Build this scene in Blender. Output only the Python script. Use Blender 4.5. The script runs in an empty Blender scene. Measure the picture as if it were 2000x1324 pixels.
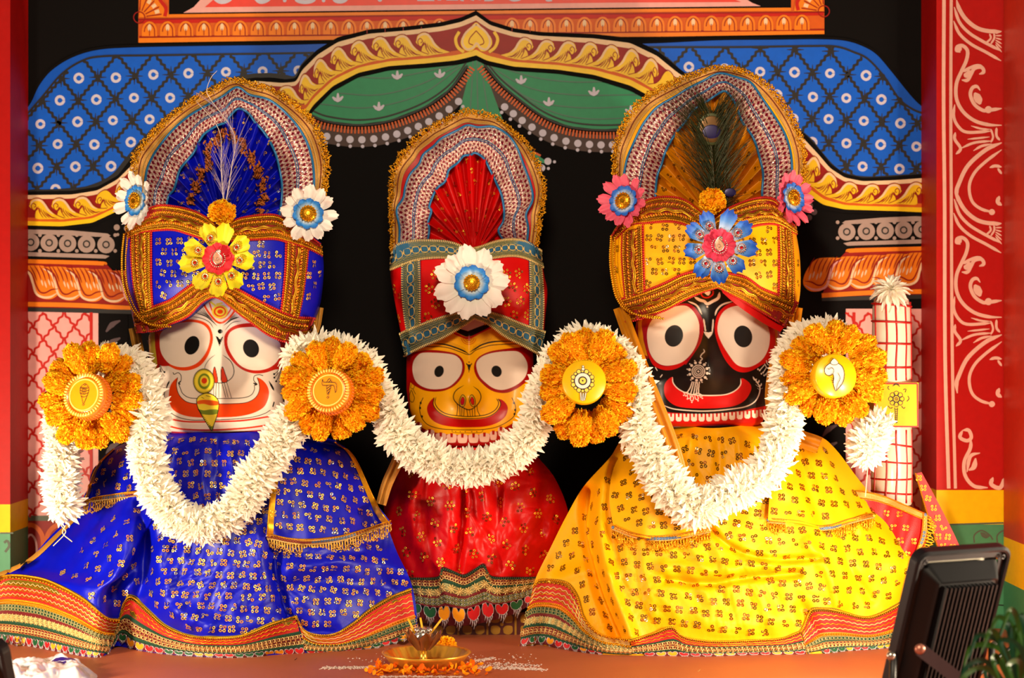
import bpy, math, random
import numpy as np
from mathutils import Vector, Matrix, noise
from mathutils.bvhtree import BVHTree
from mathutils.geometry import tessellate_polygon
random.seed(7); rng = np.random.default_rng(7)
sc = bpy.context.scene; COL = sc.collection
# ------------------------------------------------------------------ camera, world, lights, exposure
D = 3.6; CZ = 0.628; CAM = np.array([0.0, -D, CZ])
cam = bpy.data.objects.new('camera', bpy.data.cameras.new('camera')); COL.objects.link(cam)
cam.location = CAM; cam.rotation_euler = (math.pi/2, 0, 0)
cam.data.sensor_width = 36; cam.data.lens = 36*D*1000/2000
cam.data.clip_start = .05
cam.data.dof.use_dof = True; cam.data.dof.focus_distance = 3.68; cam.data.dof.aperture_fstop = 3.2
sc.camera = cam
w = bpy.data.worlds.new('world'); sc.world = w; w.use_nodes = True
w.node_tree.nodes['Background'].inputs[0].default_value = (1, .80, .62, 1)
w.node_tree.nodes['Background'].inputs[1].default_value = .05
sc.view_settings.view_transform = 'Standard'; sc.view_settings.look = 'None'
sc.view_settings.exposure = 0.0; sc.view_settings.gamma = 1.0; sc.view_settings.use_curve_mapping = False
WARM = (1, .80, .56)
def area(name, loc, target, size, power, color=WARM, sy=None):
    l = bpy.data.lights.new(name, 'AREA'); l.energy = power; l.color = color; l.shape = 'RECTANGLE'; l.size = size; l.size_y = sy or size
    o = bpy.data.objects.new(name, l); COL.objects.link(o); o.location = loc
    o.rotation_euler = (Vector(target)-Vector(loc)).to_track_quat('-Z', 'Y').to_euler(); return o
area('flood_light_right', (.70, -.42, .17), (.1, .3, .50), .12, 4.2)
area('flood_light_left', (-1.22, -.55, .18), (-.1, .25, .52), .10, 15)
area('added_side_light', (1.30, -.60, .24), (.1, .25, .52), .10, 17)  # added unseen lamp for low side light and ring shadows
area('front_fill_light', (-.1, -2.3, 1.75), (0, .4, .82), .45, 54)  # added soft fill from the top front, lifts wall and faces
# ------------------------------------------------------------------ helpers
def A(x): return np.asarray(x, float)
def S(y): return (D+y)/D/1000.0
def W(px, py, y):
    px = A(px); py = A(py); y = A(y)+0*px; k = (D+y)/D/1000
    return np.stack([(px-1000)*k, y, CZ-(py-662)*k], -1)
def pix(P):
    k = D/(D+P[..., 1])*1000
    return P[..., 0]*k+1000, 662-(P[..., 2]-CZ)*k
def yfloor(py): return CZ*3600/(A(py)-662)-D
def T(x0, y0, s, txt):
    a = np.array(txt.replace(',', ' ').split(), float).reshape(-1, 2); return np.stack([x0+a[:, 0]/s, y0+a[:, 1]/s], 1)
def pts(txt): return T(0, 0, 1, txt)
def lin(c):
    c = A(c)/255; return np.where(c <= .04045, c/12.92, ((c+.055)/1.055)**2.4)
def resample(P, n=None, step=None, closed=False):
    P = A(P)
    if closed: P = np.vstack([P, P[:1]])
    d = np.r_[0, np.cumsum(np.linalg.norm(np.diff(P, axis=0), axis=1))]
    if n is None: n = max(2, int(d[-1]/step)+1)
    t = np.linspace(0, d[-1], n)
    return np.stack([np.interp(t, d, P[:, k]) for k in range(P.shape[1])], 1)
def cat(P, m=8, closed=False):
    P = A(P)
    if len(P) < 3: return resample(P, m+1)
    Q = np.vstack([P[-1], P, P[0], P[1]]) if closed else np.vstack([2*P[0]-P[1], P, 2*P[-1]-P[-2]])
    out = []
    for i in range(1, len(Q)-2):
        for j in range(m):
            t = j/m; a, b, c, d = Q[i-1], Q[i], Q[i+1], Q[i+2]
            out.append(.5*((2*b)+(-a+c)*t+(2*a-5*b+4*c-d)*t*t+(-a+3*b-3*c+d)*t**3))
    if not closed: out.append(Q[-2])
    return np.array(out)
def unit(v): return v/np.maximum(np.linalg.norm(v, axis=-1, keepdims=True), 1e-9)
def inpoly(px, py, poly):
    px = A(px); py = A(py); c = np.zeros(px.shape, bool); x1, y1 = poly[-1]
    for x2, y2 in poly:
        k = ((y1 > py) != (y2 > py)) & (px < (x2-x1)*(py-y1)/((y2-y1) or 1e-9)+x1); c ^= k; x1, y1 = x2, y2
    return c
def segdist(px, py, P, closed=False, wid=None):
    px = A(px); py = A(py); best = np.full(px.shape, 1e9); P = A(P)
    if closed: P = np.vstack([P, P[:1]])
    for i, (a, b) in enumerate(zip(P[:-1], P[1:])):
        v = b-a; L = max(v@v, 1e-9); t = np.clip(((px-a[0])*v[0]+(py-a[1])*v[1])/L, 0, 1)
        dd = np.hypot(px-a[0]-t*v[0], py-a[1]-t*v[1])
        if wid is not None: dd = dd-(wid[i]*(1-t)+wid[i+1]*t)
        best = np.minimum(best, dd)
    return best
# materials
MATS = {}
def mat(name, c, rough=.6, metal=0, var=.12, vs=60, bump=0, bs=400, sheen=0, coat=0, attr=False, spec=.5, transl=0):
    if name in MATS: return MATS[name]
    m = bpy.data.materials.new(name); m.use_nodes = True; nt = m.node_tree; N = nt.nodes; L = nt.links; b = N['Principled BSDF']
    c = tuple(lin(c))
    b.inputs['Roughness'].default_value = rough; b.inputs['Metallic'].default_value = metal; b.inputs['Specular IOR Level'].default_value = spec
    b.inputs['Sheen Weight'].default_value = sheen; b.inputs['Coat Weight'].default_value = coat; b.inputs['Coat Roughness'].default_value = .15
    tc = N.new('ShaderNodeTexCoord'); nz = N.new('ShaderNodeTexNoise'); nz.inputs['Scale'].default_value = vs; nz.inputs['Detail'].default_value = 3
    L.new(tc.outputs['Object'], nz.inputs['Vector'])
    mr = N.new('ShaderNodeMapRange'); mr.inputs['To Min'].default_value = 1-var; mr.inputs['To Max'].default_value = 1+var; L.new(nz.outputs['Fac'], mr.inputs['Value'])
    mx = N.new('ShaderNodeVectorMath'); mx.operation = 'SCALE'; L.new(mr.outputs[0], mx.inputs['Scale'])
    if attr:
        at = N.new('ShaderNodeAttribute'); at.attribute_name = 'Col'; L.new(at.outputs['Color'], mx.inputs[0])
    else: mx.inputs[0].default_value = c
    L.new(mx.outputs[0], b.inputs['Base Color'])
    if bump:
        bz = N.new('ShaderNodeTexNoise'); bz.inputs['Scale'].default_value = bs; bz.inputs['Detail'].default_value = 2; L.new(tc.outputs['Object'], bz.inputs['Vector'])
        bp = N.new('ShaderNodeBump'); bp.inputs['Strength'].default_value = bump; bp.inputs['Distance'].default_value = .002
        L.new(bz.outputs['Fac'], bp.inputs['Height']); L.new(bp.outputs[0], b.inputs['Normal'])
    if transl:
        tr = N.new('ShaderNodeBsdfTranslucent'); L.new(mx.outputs[0], tr.inputs['Color']); ms = N.new('ShaderNodeMixShader'); ms.inputs[0].default_value = transl
        L.new(b.outputs[0], ms.inputs[1]); L.new(tr.outputs[0], ms.inputs[2]); L.new(ms.outputs[0], N['Material Output'].inputs['Surface'])
    MATS[name] = m; return m
# mesh builder
class MB:
    def __init__(s): s.V = []; s.n = 0; s.F = []; s.mats = []; s.uv = []; s.c = []; s.hasuv = s.hasc = False
    def mi(s, m):
        if m not in s.mats: s.mats.append(m)
        return s.mats.index(m)
    def add(s, V, F, m, smooth=True, uv=None, col=None):
        V = A(V).reshape(-1, 3)
        if not len(V): return
        groups = {}
        if isinstance(F, np.ndarray): groups[F.shape[1]] = F
        else:
            for f in F: groups.setdefault(len(f), []).append(f)
        for k, g in groups.items():
            g = np.asarray(g, np.int64)
            if g.size: s.F.append((g+s.n, s.mi(m), smooth))
        s.V.append(V); s.n += len(V)
        s.uv.append(A(uv) if uv is not None else np.zeros((len(V), 2)))
        cc = np.ones((len(V), 4))
        if col is not None: col = A(col); cc[:, :3] = col if col.ndim == 2 else col[None]; s.hasc = True
        s.c.append(cc)
        if uv is not None: s.hasuv = True
    def inst(s, t, R, P, m, smooth=True, col=None):
        tv, tf = t; R = A(R); P = A(P); N = len(P)
        if N == 0: return
        V = (np.einsum('nij,mj->nmi', R, tv)+P[:, None]).reshape(-1, 3)
        F = (tf[None]+(np.arange(N)*len(tv))[:, None, None]).reshape(-1, tf.shape[1])
        s.add(V, F, m, smooth, col=col)
    def box(s, a, b, m):
        x0, y0, z0 = a; x1, y1, z1 = b
        V = [(x, y, z) for x in (x0, x1) for y in (y0, y1) for z in (z0, z1)]
        s.add(V, np.array([(0, 1, 3, 2), (4, 6, 7, 5), (0, 4, 5, 1), (2, 3, 7, 6), (0, 2, 6, 4), (1, 5, 7, 3)]), m, False)
    def build(s, name, parent=None, loc=None):
        me = bpy.data.meshes.new(name); V = np.concatenate(s.V)
        if loc is not None: V = V-A(loc)
        me.vertices.add(len(V)); me.vertices.foreach_set('co', V.astype(np.float32).ravel())
        tot = sum(f.size for f, _, _ in s.F); nf = sum(len(f) for f, _, _ in s.F)
        me.loops.add(tot); me.polygons.add(nf)
        li = np.concatenate([f.ravel() for f, _, _ in s.F]).astype(np.int32); me.loops.foreach_set('vertex_index', li)
        lt = np.concatenate([np.full(len(f), f.shape[1]) for f, _, _ in s.F]).astype(np.int32)
        me.polygons.foreach_set('loop_start', np.r_[0, np.cumsum(lt)[:-1]].astype(np.int32))
        me.polygons.foreach_set('material_index', np.concatenate([np.full(len(f), k) for f, k, _ in s.F]).astype(np.int32))
        me.polygons.foreach_set('use_smooth', np.concatenate([np.full(len(f), k) for f, _, k in s.F]))
        if s.hasuv:
            u = me.uv_layers.new(name='UVMap'); u.data.foreach_set('uv', np.concatenate(s.uv)[li].astype(np.float32).ravel())
        if s.hasc:
            c = me.color_attributes.new('Col', 'FLOAT_COLOR', 'POINT'); c.data.foreach_set('color', np.concatenate(s.c).astype(np.float32).ravel())
        for m in s.mats: me.materials.append(m)
        me.validate(); me.update()
        o = bpy.data.objects.new(name, me); COL.objects.link(o)
        if parent is not None: o.parent = parent
        if loc is not None: o.location = loc
        return o
def gridf(nr, nc, wrap=False):
    i, j = np.meshgrid(np.arange(nr-1), np.arange(nc if wrap else nc-1), indexing='ij'); j2 = (j+1) % nc
    return np.stack([i*nc+j, i*nc+j2, (i+1)*nc+j2, (i+1)*nc+j], -1).reshape(-1, 4)
def tube(P, r, k=6, closed=False):
    P = A(P); n = len(P); r = np.full(n, r) if np.isscalar(r) else A(r)
    t = np.roll(P, -1, 0)-np.roll(P, 1, 0) if closed else np.gradient(P, axis=0)
    t = unit(t); ref = np.array([0, 1, .13]); ref = ref/np.linalg.norm(ref)
    u = np.cross(t, ref); bad = np.linalg.norm(u, axis=1) < .15; u[bad] = np.cross(t[bad], [1, 0, 0]); u = unit(u); v = np.cross(t, u)
    a = np.linspace(0, 2*math.pi, k, endpoint=False)
    V = P[:, None]+r[:, None, None]*(np.cos(a)[None, :, None]*u[:, None]+np.sin(a)[None, :, None]*v[:, None])
    V = V.reshape(-1, 3); F = gridf(n, k, True)
    if closed:
        j = np.arange(k); F = np.vstack([F, np.stack([(n-1)*k+j, (n-1)*k+(j+1) % k, (j+1) % k, j], 1)])
        return V, F
    return V, [tuple(f) for f in F]+[tuple(range(k))[::-1], tuple(range((n-1)*k, n*k))]
def sph(nu=8, nv=5):
    V = []
    for i in range(nv+1):
        th = math.pi*i/nv
        for j in range(nu): V.append((math.sin(th)*math.cos(2*math.pi*j/nu), math.sin(th)*math.sin(2*math.pi*j/nu), math.cos(th)))
    return np.array(V), gridf(nv+1, nu, True)
SPH = sph(); SPHL = sph(6, 4); SPHH = sph(24, 14)
def annulus(ri, ro, k=9, h=.25):
    a = np.linspace(0, 2*math.pi, k, endpoint=False); c, s_ = np.cos(a), np.sin(a)
    V = np.vstack([np.stack([c*ri, s_*ri, 0*a+h*.2], 1), np.stack([c*(ri+ro)/2, s_*(ri+ro)/2, 0*a+h], 1), np.stack([c*ro, s_*ro, 0*a], 1)])
    return V, gridf(3, k, True)
def torus(R, r, k=12, q=5):
    a = np.linspace(0, 2*math.pi, k, endpoint=False); b = np.linspace(0, 2*math.pi, q, endpoint=False)
    A_, B_ = np.meshgrid(a, b, indexing='ij')
    V = np.stack([(R+r*np.cos(B_))*np.cos(A_), (R+r*np.cos(B_))*np.sin(A_), r*np.sin(B_)], -1).reshape(-1, 3)
    f = gridf(k+1, q, True) % (k*q); return V, f
def frames(n, t=None, roll=None):
    """columns: x, y, z=n"""
    n = unit(A(n)); t = np.tile([1., 0, 0], (len(n), 1)) if t is None else A(t)
    x = t-(t*n).sum(1, keepdims=True)*n; bad = np.linalg.norm(x, axis=1) < 1e-4; x[bad] = np.cross(n[bad], [0, 1, .1]); x = unit(x); y = np.cross(n, x)
    if roll is not None:
        c, s_ = np.cos(roll)[:, None], np.sin(roll)[:, None]; x, y = c*x+s_*y, -s_*x+c*y
    return np.stack([x, y, n], -1)
def emp(name, loc, parent=None):
    o = bpy.data.objects.new(name, None); COL.objects.link(o); o.location = tuple(float(q) for q in loc)
    if parent: o.parent = parent
    return o
def tag(o, label=None, cat=None, group=None, kind=None):
    if label: o['label'] = label
    if cat: o['category'] = cat
    if group: o['group'] = group
    if kind: o['kind'] = kind
    return o
def dup(root, parent=None):
    c = root.copy(); COL.objects.link(c)
    if parent is not None: c.parent = parent
    for ch in list(root.children): dup(ch, c)
    return c
# flat paint on a surface given by a mapping f(px,py,layer)
class Paint:
    def __init__(s, mb, f): s.mb = mb; s.f = f; s.e = 0
    def _l(s, l): s.e = (s.e+1) % 40; return l+s.e*.004
    def fill(s, P, m, l=1, sm=False):
        P = cat(P, 6, True) if sm else A(P); l = s._l(l)
        tr = tessellate_polygon([[Vector((p[0], p[1], 0)) for p in P]])
        if tr: s.mb.add(s.f(P[:, 0], P[:, 1], l), np.array([t[::-1] for t in tr]), m, False)
    def stroke(s, P, w, m, l=2, sm=True, taper=0, closed=False, clip=None, wavy=0, wl=10):
        P = cat(P, 8, closed) if sm and len(P) > 2 else A(P)
        if closed: P = np.vstack([P, P[:1]])
        P = resample(P, step=2.0 if (wavy or clip is not None) else 3.0)
        t = unit(np.gradient(P, axis=0)); nrm = np.stack([-t[:, 1], t[:, 0]], 1)
        n = len(P); u = np.linspace(0, 1, n)
        if wavy: P = P+nrm*(wavy*np.sin(np.arange(n)*2.0*2*math.pi/wl))[:, None]
        ww = np.full(n, w/2.0) if np.isscalar(w) else np.interp(u, np.linspace(0, 1, len(w)), w)/2
        if taper: ww = ww*np.minimum(1, np.minimum(u, 1-u)/taper+.25)
        a = P+nrm*ww[:, None]; b = P-nrm*ww[:, None]; l = s._l(l)
        V = np.vstack([s.f(a[:, 0], a[:, 1], l), s.f(b[:, 0], b[:, 1], l)]); i = np.arange(n-1)
        F = np.stack([i, i+n, i+n+1, i+1], 1)
        if clip is not None: k = inpoly(P[:, 0], P[:, 1], clip); F = F[k[:-1] & k[1:]]
        if len(F): s.mb.add(V, F, m, False)
    def disc(s, x, y, r, m, l=3, ry=None, rot=0, n=20):
        a = np.linspace(0, 2*math.pi, n, endpoint=False); ry = ry or r; c, q = r*np.cos(a), ry*np.sin(a)
        s.fill(np.stack([x+c*math.cos(rot)-q*math.sin(rot), y+c*math.sin(rot)+q*math.cos(rot)], 1), m, l)
    def ring(s, x, y, r, w, m, l=3, ry=None, n=24):
        a = np.linspace(0, 2*math.pi, n, endpoint=False); s.stroke(np.stack([x+r*np.cos(a), y+(ry or r)*np.sin(a)], 1), w, m, l, sm=False, closed=True)
# colour raster for vertices
class Raster:
    def __init__(s, px, py, base): s.x = px.ravel(); s.y = py.ravel(); s.c = np.tile(lin(base), (s.x.size, 1)); s.aa = .45
    def _b(s, P, m): P = A(P); return (s.x > P[:, 0].min()-m) & (s.x < P[:, 0].max()+m) & (s.y > P[:, 1].min()-m) & (s.y < P[:, 1].max()+m)
    def _mix(s, k, a, c): s.c[k] = s.c[k]*(1-a[:, None])+lin(c)*a[:, None]
    def fill(s, P, c, sm=True):
        P = cat(P, 5, True) if sm else A(P); k = np.where(s._b(P, 2))[0]
        if not len(k): return
        d = segdist(s.x[k], s.y[k], P, True); d = np.where(inpoly(s.x[k], s.y[k], P), -d, d); s._mix(k, np.clip(.5-d/(2*s.aa), 0, 1), c)
    def stroke(s, P, w, c, sm=True, closed=False, taper=0):
        P = cat(P, 5, closed) if sm and len(P) > 2 else A(P)
        if closed: P = np.vstack([P, P[:1]])
        u = np.linspace(0, 1, len(P)); wd = np.full(len(P), w/2.0)
        if taper: wd = wd*np.minimum(1, np.minimum(u, 1-u)/taper+.2)
        k = np.where(s._b(P, w+2))[0]
        if len(k): s._mix(k, np.clip(.5-segdist(s.x[k], s.y[k], P, False, wd)/(2*s.aa), 0, 1), c)
    def ell(s, x, y, rx, ry, c, rot=0):
        a = np.linspace(0, 2*math.pi, 28, endpoint=False); r = math.radians(rot); p, q = rx*np.cos(a), ry*np.sin(a)
        s.fill(np.stack([x+p*math.cos(r)-q*math.sin(r), y+p*math.sin(r)+q*math.cos(r)], 1), c, False)
    def ring(s, x, y, rx, ry, w, c):
        a = np.linspace(0, 2*math.pi, 28, endpoint=False); s.stroke(np.stack([x+rx*np.cos(a), y+ry*np.sin(a)], 1), w, c, False, True)
# parametric surface from a grid of points
class Surf:
    def __init__(s, G):
        s.G = A(G); s.nr, s.nc = s.G.shape[:2]
        s.dr = np.gradient(s.G, axis=0); s.dc = np.gradient(s.G, axis=1); s.N = unit(np.cross(s.dr, s.dc))
        flip = (s.N*(CAM-s.G)).sum(-1) < 0; 
        if flip.mean() > .5: s.N = -s.N
        s.bvh = None
    def at(s, u, v):
        """u along columns 0..1, v along rows 0..1 -> point, normal, tangent(u)"""
        x = np.clip(A(u), 0, 1)*(s.nc-1); y = np.clip(A(v), 0, 1)*(s.nr-1); j = np.minimum(x.astype(int), s.nc-2); i = np.minimum(y.astype(int), s.nr-2)
        fx = (x-j)[..., None]; fy = (y-i)[..., None]
        def g(Q): return (Q[i, j]*(1-fx)+Q[i, j+1]*fx)*(1-fy)+(Q[i+1, j]*(1-fx)+Q[i+1, j+1]*fx)*fy
        return g(s.G), unit(g(s.N)), unit(g(s.dc))
    def off(s, u, v, h): p, n, t = s.at(u, v); return p+n*A(h)[..., None] if not np.isscalar(h) else p+n*h
    def tree(s):
        if s.bvh is None: s.bvh = BVHTree.FromPolygons([tuple(p) for p in s.G.reshape(-1, 3)], gridf(s.nr, s.nc).tolist())
        return s.bvh
    def cast(s, px, py):
        px = A(px); py = A(py); sh = px.shape; P = []; N = []; hit = []
        d = W(px.ravel(), py.ravel(), 0)-CAM; o = Vector(CAM); tr = s.tree()
        for k in range(len(d)):
            r = tr.ray_cast(o, Vector(d[k]).normalized())
            ok = r[0] is not None
            if not ok:
                q = W(px.ravel()[k], py.ravel()[k], s.G[..., 1].mean()); r = tr.find_nearest(Vector(q))
            p = A(r[0]); n = A(r[1])
            if n @ (CAM-p) < 0: n = -n
            if not ok: yy = p[1]; p = W(px.ravel()[k], py.ravel()[k], yy)
            P.append(p); N.append(n); hit.append(ok)
        return np.array(P).reshape(sh+(3,)), np.array(N).reshape(sh+(3,)), np.array(hit).reshape(sh)
    def mesh(s, mb, m, uv=False, thick=0, col=None):
        U, V_ = np.meshgrid(np.linspace(0, 1, s.nc), np.linspace(0, 1, s.nr)); uvs = np.stack([U, V_], -1).reshape(-1, 2)
        F = gridf(s.nr, s.nc)
        mb.add(s.G.reshape(-1, 3), F, m, True, uv=uvs if uv else None, col=col)
        if thick:
            B = s.G-s.N*thick; mb.add(B.reshape(-1, 3), F[:, ::-1], m, True, uv=uvs if uv else None, col=col)
            e = np.concatenate([s.G[0], s.G[1:, -1], s.G[-1, ::-1][1:], s.G[::-1, 0][1:-1]]); b = np.concatenate([B[0], B[1:, -1], B[-1, ::-1][1:], B[::-1, 0][1:-1]])
            mb.add(np.vstack([e, b]), gridf(2, len(e), True), m, True, uv=np.zeros((2*len(e), 2)) if uv else None, col=None if col is None or A(col).ndim == 2 else col)
def coons(top, bot, left, right, nr, nc, sm=True):
    f = (lambda p, n: resample(cat(p, 6), n)) if sm else (lambda p, n: resample(p, n))
    t = f(top, nc); b = f(bot, nc); l = f(left, nr); r = f(right, nr)
    l = l+(1-np.linspace(0, 1, nr))[:, None]*(t[0]-l[0])+np.linspace(0, 1, nr)[:, None]*(b[0]-l[-1])
    r = r+(1-np.linspace(0, 1, nr))[:, None]*(t[-1]-r[0])+np.linspace(0, 1, nr)[:, None]*(b[-1]-r[-1])
    u = np.linspace(0, 1, nc)[None, :, None]; v = np.linspace(0, 1, nr)[:, None, None]
    return (1-v)*t[None]+v*b[None]+(1-u)*l[:, None]+u*r[:, None]-((1-u)*(1-v)*t[0]+u*(1-v)*t[-1]+(1-u)*v*b[0]+u*v*b[-1])
def band(top, bot, surf, off=.002, step=4, m=6, sm=True):
    """surface strip between two pixel polylines, laid on another surface"""
    t = cat(top, 6) if sm else A(top); b = cat(bot, 6) if sm else A(bot)
    L = np.linalg.norm(np.diff(resample(t, 60), axis=0), axis=1).sum(); n = max(4, int(L/step))
    t = resample(t, n); b = resample(b, n); v = np.linspace(0, 1, m)[:, None, None]
    Q = (1-v)*t[None]+v*b[None]; P, N, h = surf.cast(Q[..., 0], Q[..., 1])
    # smooth depth along the strip
    y = P[..., 1]
    for _ in range(2): y = (np.roll(y, 1, 1)+2*y+np.roll(y, -1, 1))/4; y[:, 0] = P[:, 0, 1]; y[:, -1] = P[:, -1, 1]
    return Surf(W(Q[..., 0], Q[..., 1], np.minimum(y, P[..., 1]+.004)-off))
# ------------------------------------------------------------------ materials
M_black = mat('matte_black_paint', (8, 5, 5), .8, spec=.15)
M_line = mat('black_paint_line', (16, 10, 10), .6)
M_blue = mat('blue_paint', (0, 92, 214), .55, spec=.25); M_blue2 = mat('bright_blue_paint', (0, 84, 200), .5, spec=.25)
M_white = mat('white_paint', (208, 202, 222), .55, spec=.25); M_cream = mat('cream_paint', (240, 205, 165), .5, spec=.25); M_pink = mat('pink_paint', (238, 172, 168), .5, spec=.25)
M_redp = mat('red_paint', (196, 20, 4), .5, spec=.25); M_dred = mat('dark_red_paint', (150, 8, 0), .5, spec=.25); M_yel = mat('yellow_paint', (252, 206, 16), .45, spec=.25)
M_ora = mat('orange_paint', (240, 128, 12), .45, spec=.25); M_ora2 = mat('deep_orange_paint', (214, 92, 14), .5, spec=.25); M_leaf = mat('leaf_yellow_paint', (244, 196, 24), .45, spec=.25)
M_green = mat('green_paint', (34, 142, 96), .5, spec=.25); M_green2 = mat('green_line_paint', (18, 98, 72), .5); M_grey = mat('grey_paint', (172, 148, 140), .55, spec=.25)
M_brown = mat('brown_paint', (60, 28, 20), .6); M_mauve = mat('mauve_paint', (80, 56, 62), .6)
M_sign = mat('sign_red_paint', (232, 52, 36), .5)
M_pil = mat('pillar_red_paint', (190, 10, 4), .5, spec=.25, bump=.15, bs=60); M_lace = mat('lace_white_paint', (246, 196, 178), .5)
M_pily = mat('pillar_yellow_paint', (255, 208, 0), .5, spec=.2); M_pilg = mat('pillar_green_paint', (72, 150, 104), .5); M_gg = mat('grey_green_paint', (86, 96, 78), .6)
M_floor = mat('terracotta_floor', (176, 92, 58), .5, var=.16, vs=7, bump=.1, bs=90)
M_gold = mat('gold_thread', (226, 160, 30), .32, .85, var=.2, vs=300); M_goldd = mat('dull_gold_thread', (164, 116, 24), .4, .75, var=.2, vs=300)
M_goldl = mat('gold_lace', (232, 168, 28), .36, .75, var=.25, vs=200)
M_seq = mat('gold_sequin', (252, 200, 60), .3, .6, var=.1); M_seqr = mat('copper_sequin', (240, 150, 40), .35, .5); M_seqp = mat('pale_sequin', (240, 230, 180), .2, .9)
M_seqd = mat('olive_sequin', (84, 58, 4), .35, .6); M_seqdr = mat('brown_sequin', (134, 66, 8), .35, .6)
M_tred = mat('red_trim_thread', (196, 24, 14), .65, bump=.4, bs=900); M_dmar = mat('maroon_trim_thread', (110, 10, 20), .7, bump=.4, bs=900)
M_tgrn = mat('green_trim_thread', (20, 72, 48), .7, bump=.4, bs=900); M_sage = mat('sage_trim_thread', (150, 146, 96), .45, .35); M_crm = mat('cream_trim_thread', (222, 190, 120), .5, .3)
M_brz = mat('bronze_trim_thread', (188, 128, 70), .42, .45); M_slv = mat('silver_thread', (196, 186, 190), .35, .6); M_tora = mat('orange_trim_thread', (240, 140, 16), .6)
M_tyel = mat('yellow_trim_thread', (236, 200, 40), .6)
M_tblu = mat('teal_trim_cloth', (24, 92, 130), .6, bump=.4, bs=900); M_pipe = mat('blue_piping', (24, 110, 168), .35, .2)
M_bcl = mat('royal_blue_satin', (0, 12, 190), .42, spec=.35, var=.1, vs=30, bump=.12, bs=500); M_rcl = mat('red_satin', (200, 2, 4), .42, spec=.3, var=.1, vs=30, bump=.12, bs=500)
M_ycl = mat('golden_yellow_satin', (252, 178, 0), .5, spec=.25, var=.07, vs=30, bump=.12, bs=500); M_acl = mat('amber_cloth', (198, 122, 8), .45, bump=.2, bs=500)
M_rib = mat('tan_gold_ribbon', (196, 138, 52), .45, .3, bump=.3, bs=600)
M_oil = mat('olive_lining', (150, 130, 20), .6)
M_pet = mat('white_chrysanthemum_petal', (255, 250, 236), .55, var=.03, spec=.2, transl=.3); M_stub = mat('green_calyx', (110, 140, 50), .6)
M_mari = mat('marigold_petal', (250, 140, 4), .7, var=.25, vs=180, spec=.15, transl=.1, attr=True); M_vc = mat('painted_colour', (0, 0, 0), .38, attr=True, var=.04, coat=.1)
M_vcm = mat('fabric_colour', (0, 0, 0), .6, attr=True, var=.06); M_vcg = mat('glossy_paint', (0, 0, 0), .36, attr=True, var=.03, coat=.06, spec=.22)
M_brass = mat('brass', (244, 190, 70), .3, .75, var=.06); M_steel = mat('silver_jewel', (206, 196, 186), .25, .9); M_gem = mat('red_gem', (170, 10, 10), .15)
def silver_weave():
    m = bpy.data.materials.new('silver_maroon_brocade'); m.use_nodes = True; nt = m.node_tree; N = nt.nodes; L = nt.links; b = N['Principled BSDF']
    def math_(op, a, b_=None):
        n = N.new('ShaderNodeMath'); n.operation = op
        for i, q in enumerate((a, b_)):
            if q is None: continue
            if isinstance(q, (int, float)): n.inputs[i].default_value = q
            else: L.new(q, n.inputs[i])
        return n.outputs[0]
    uv = N.new('ShaderNodeUVMap'); sp = N.new('ShaderNodeSeparateXYZ'); L.new(uv.outputs[0], sp.inputs[0])
    u = sp.outputs[0]; v = sp.outputs[1]     # uv in units of cells
    row = math_('FLOOR', v); sh = math_('MULTIPLY', math_('MODULO', row, 2), .5)
    fu = math_('ABSOLUTE', math_('SUBTRACT', math_('FRACT', math_('ADD', u, sh)), .5)); fv = math_('ABSOLUTE', math_('SUBTRACT', math_('FRACT', v), .5))
    dia = math_('LESS_THAN', math_('ADD', fu, math_('MULTIPLY', fv, .8)), .36)
    nz = N.new('ShaderNodeTexNoise'); nz.inputs['Scale'].default_value = 2.1; nz.inputs['Detail'].default_value = 2; L.new(uv.outputs[0], nz.inputs['Vector'])
    vo = N.new('ShaderNodeTexVoronoi'); vo.inputs['Scale'].default_value = 2.4; L.new(uv.outputs[0], vo.inputs['Vector'])
    cr = N.new('ShaderNodeValToRGB'); L.new(nz.outputs['Fac'], cr.inputs[0]); e = cr.color_ramp.elements
    e[0].position = .30; e[0].color = (*lin((60, 44, 80)), 1); e[1].position = .60; e[1].color = (*lin((236, 206, 204)), 1)
    x = e.new(.40); x.color = (*lin((176, 130, 134)), 1)
    x = e.new(.50); x.color = (*lin((208, 168, 140)), 1)
    mx = N.new('ShaderNodeMixRGB'); L.new(dia, mx.inputs[0]); L.new(cr.outputs[0], mx.inputs[1]); mx.inputs[2].default_value = (*lin((128, 6, 40)), 1)
    L.new(mx.outputs[0], b.inputs['Base Color']); b.inputs['Roughness'].default_value = .34; b.inputs['Metallic'].default_value = .3
    bp = N.new('ShaderNodeBump'); bp.inputs['Strength'].default_value = .8; bp.inputs['Distance'].default_value = .0015; L.new(vo.outputs['Distance'], bp.inputs['Height']); L.new(bp.outputs[0], b.inputs['Normal'])
    return m
M_brocade = silver_weave()
M_braid = mat('braid_red_base', (150, 14, 8), .7, bump=.4, bs=900); M_yshade = mat('shaded_yellow_satin', (206, 128, 2), .4, spec=.35, bump=.12, bs=500); M_frg = mat('pale_gold_fringe', (216, 168, 76), .38, .6, var=.25, vs=200)  # fan satin is the yellow cloth, colour darkened for weaker light there
# ------------------------------------------------------------------ floor, painted wall, pillars
YW = .55
b = MB(); b.box((-2.2, -2.0, -.05), (2.2, YW+.05, 0), M_floor); tag(b.build('floor'), 'terracotta painted stage floor under the idols', kind='structure')
b = MB(); b.box((-1.6, YW, 0), (1.6, YW+.04, 2.0), M_black)
p = Paint(b, lambda x, y, l: W(x, y, YW-.0005*l))
def mir(P, c=1861): P = A(P).copy(); P[:, 0] = c-P[:, 0]; return P
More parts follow.
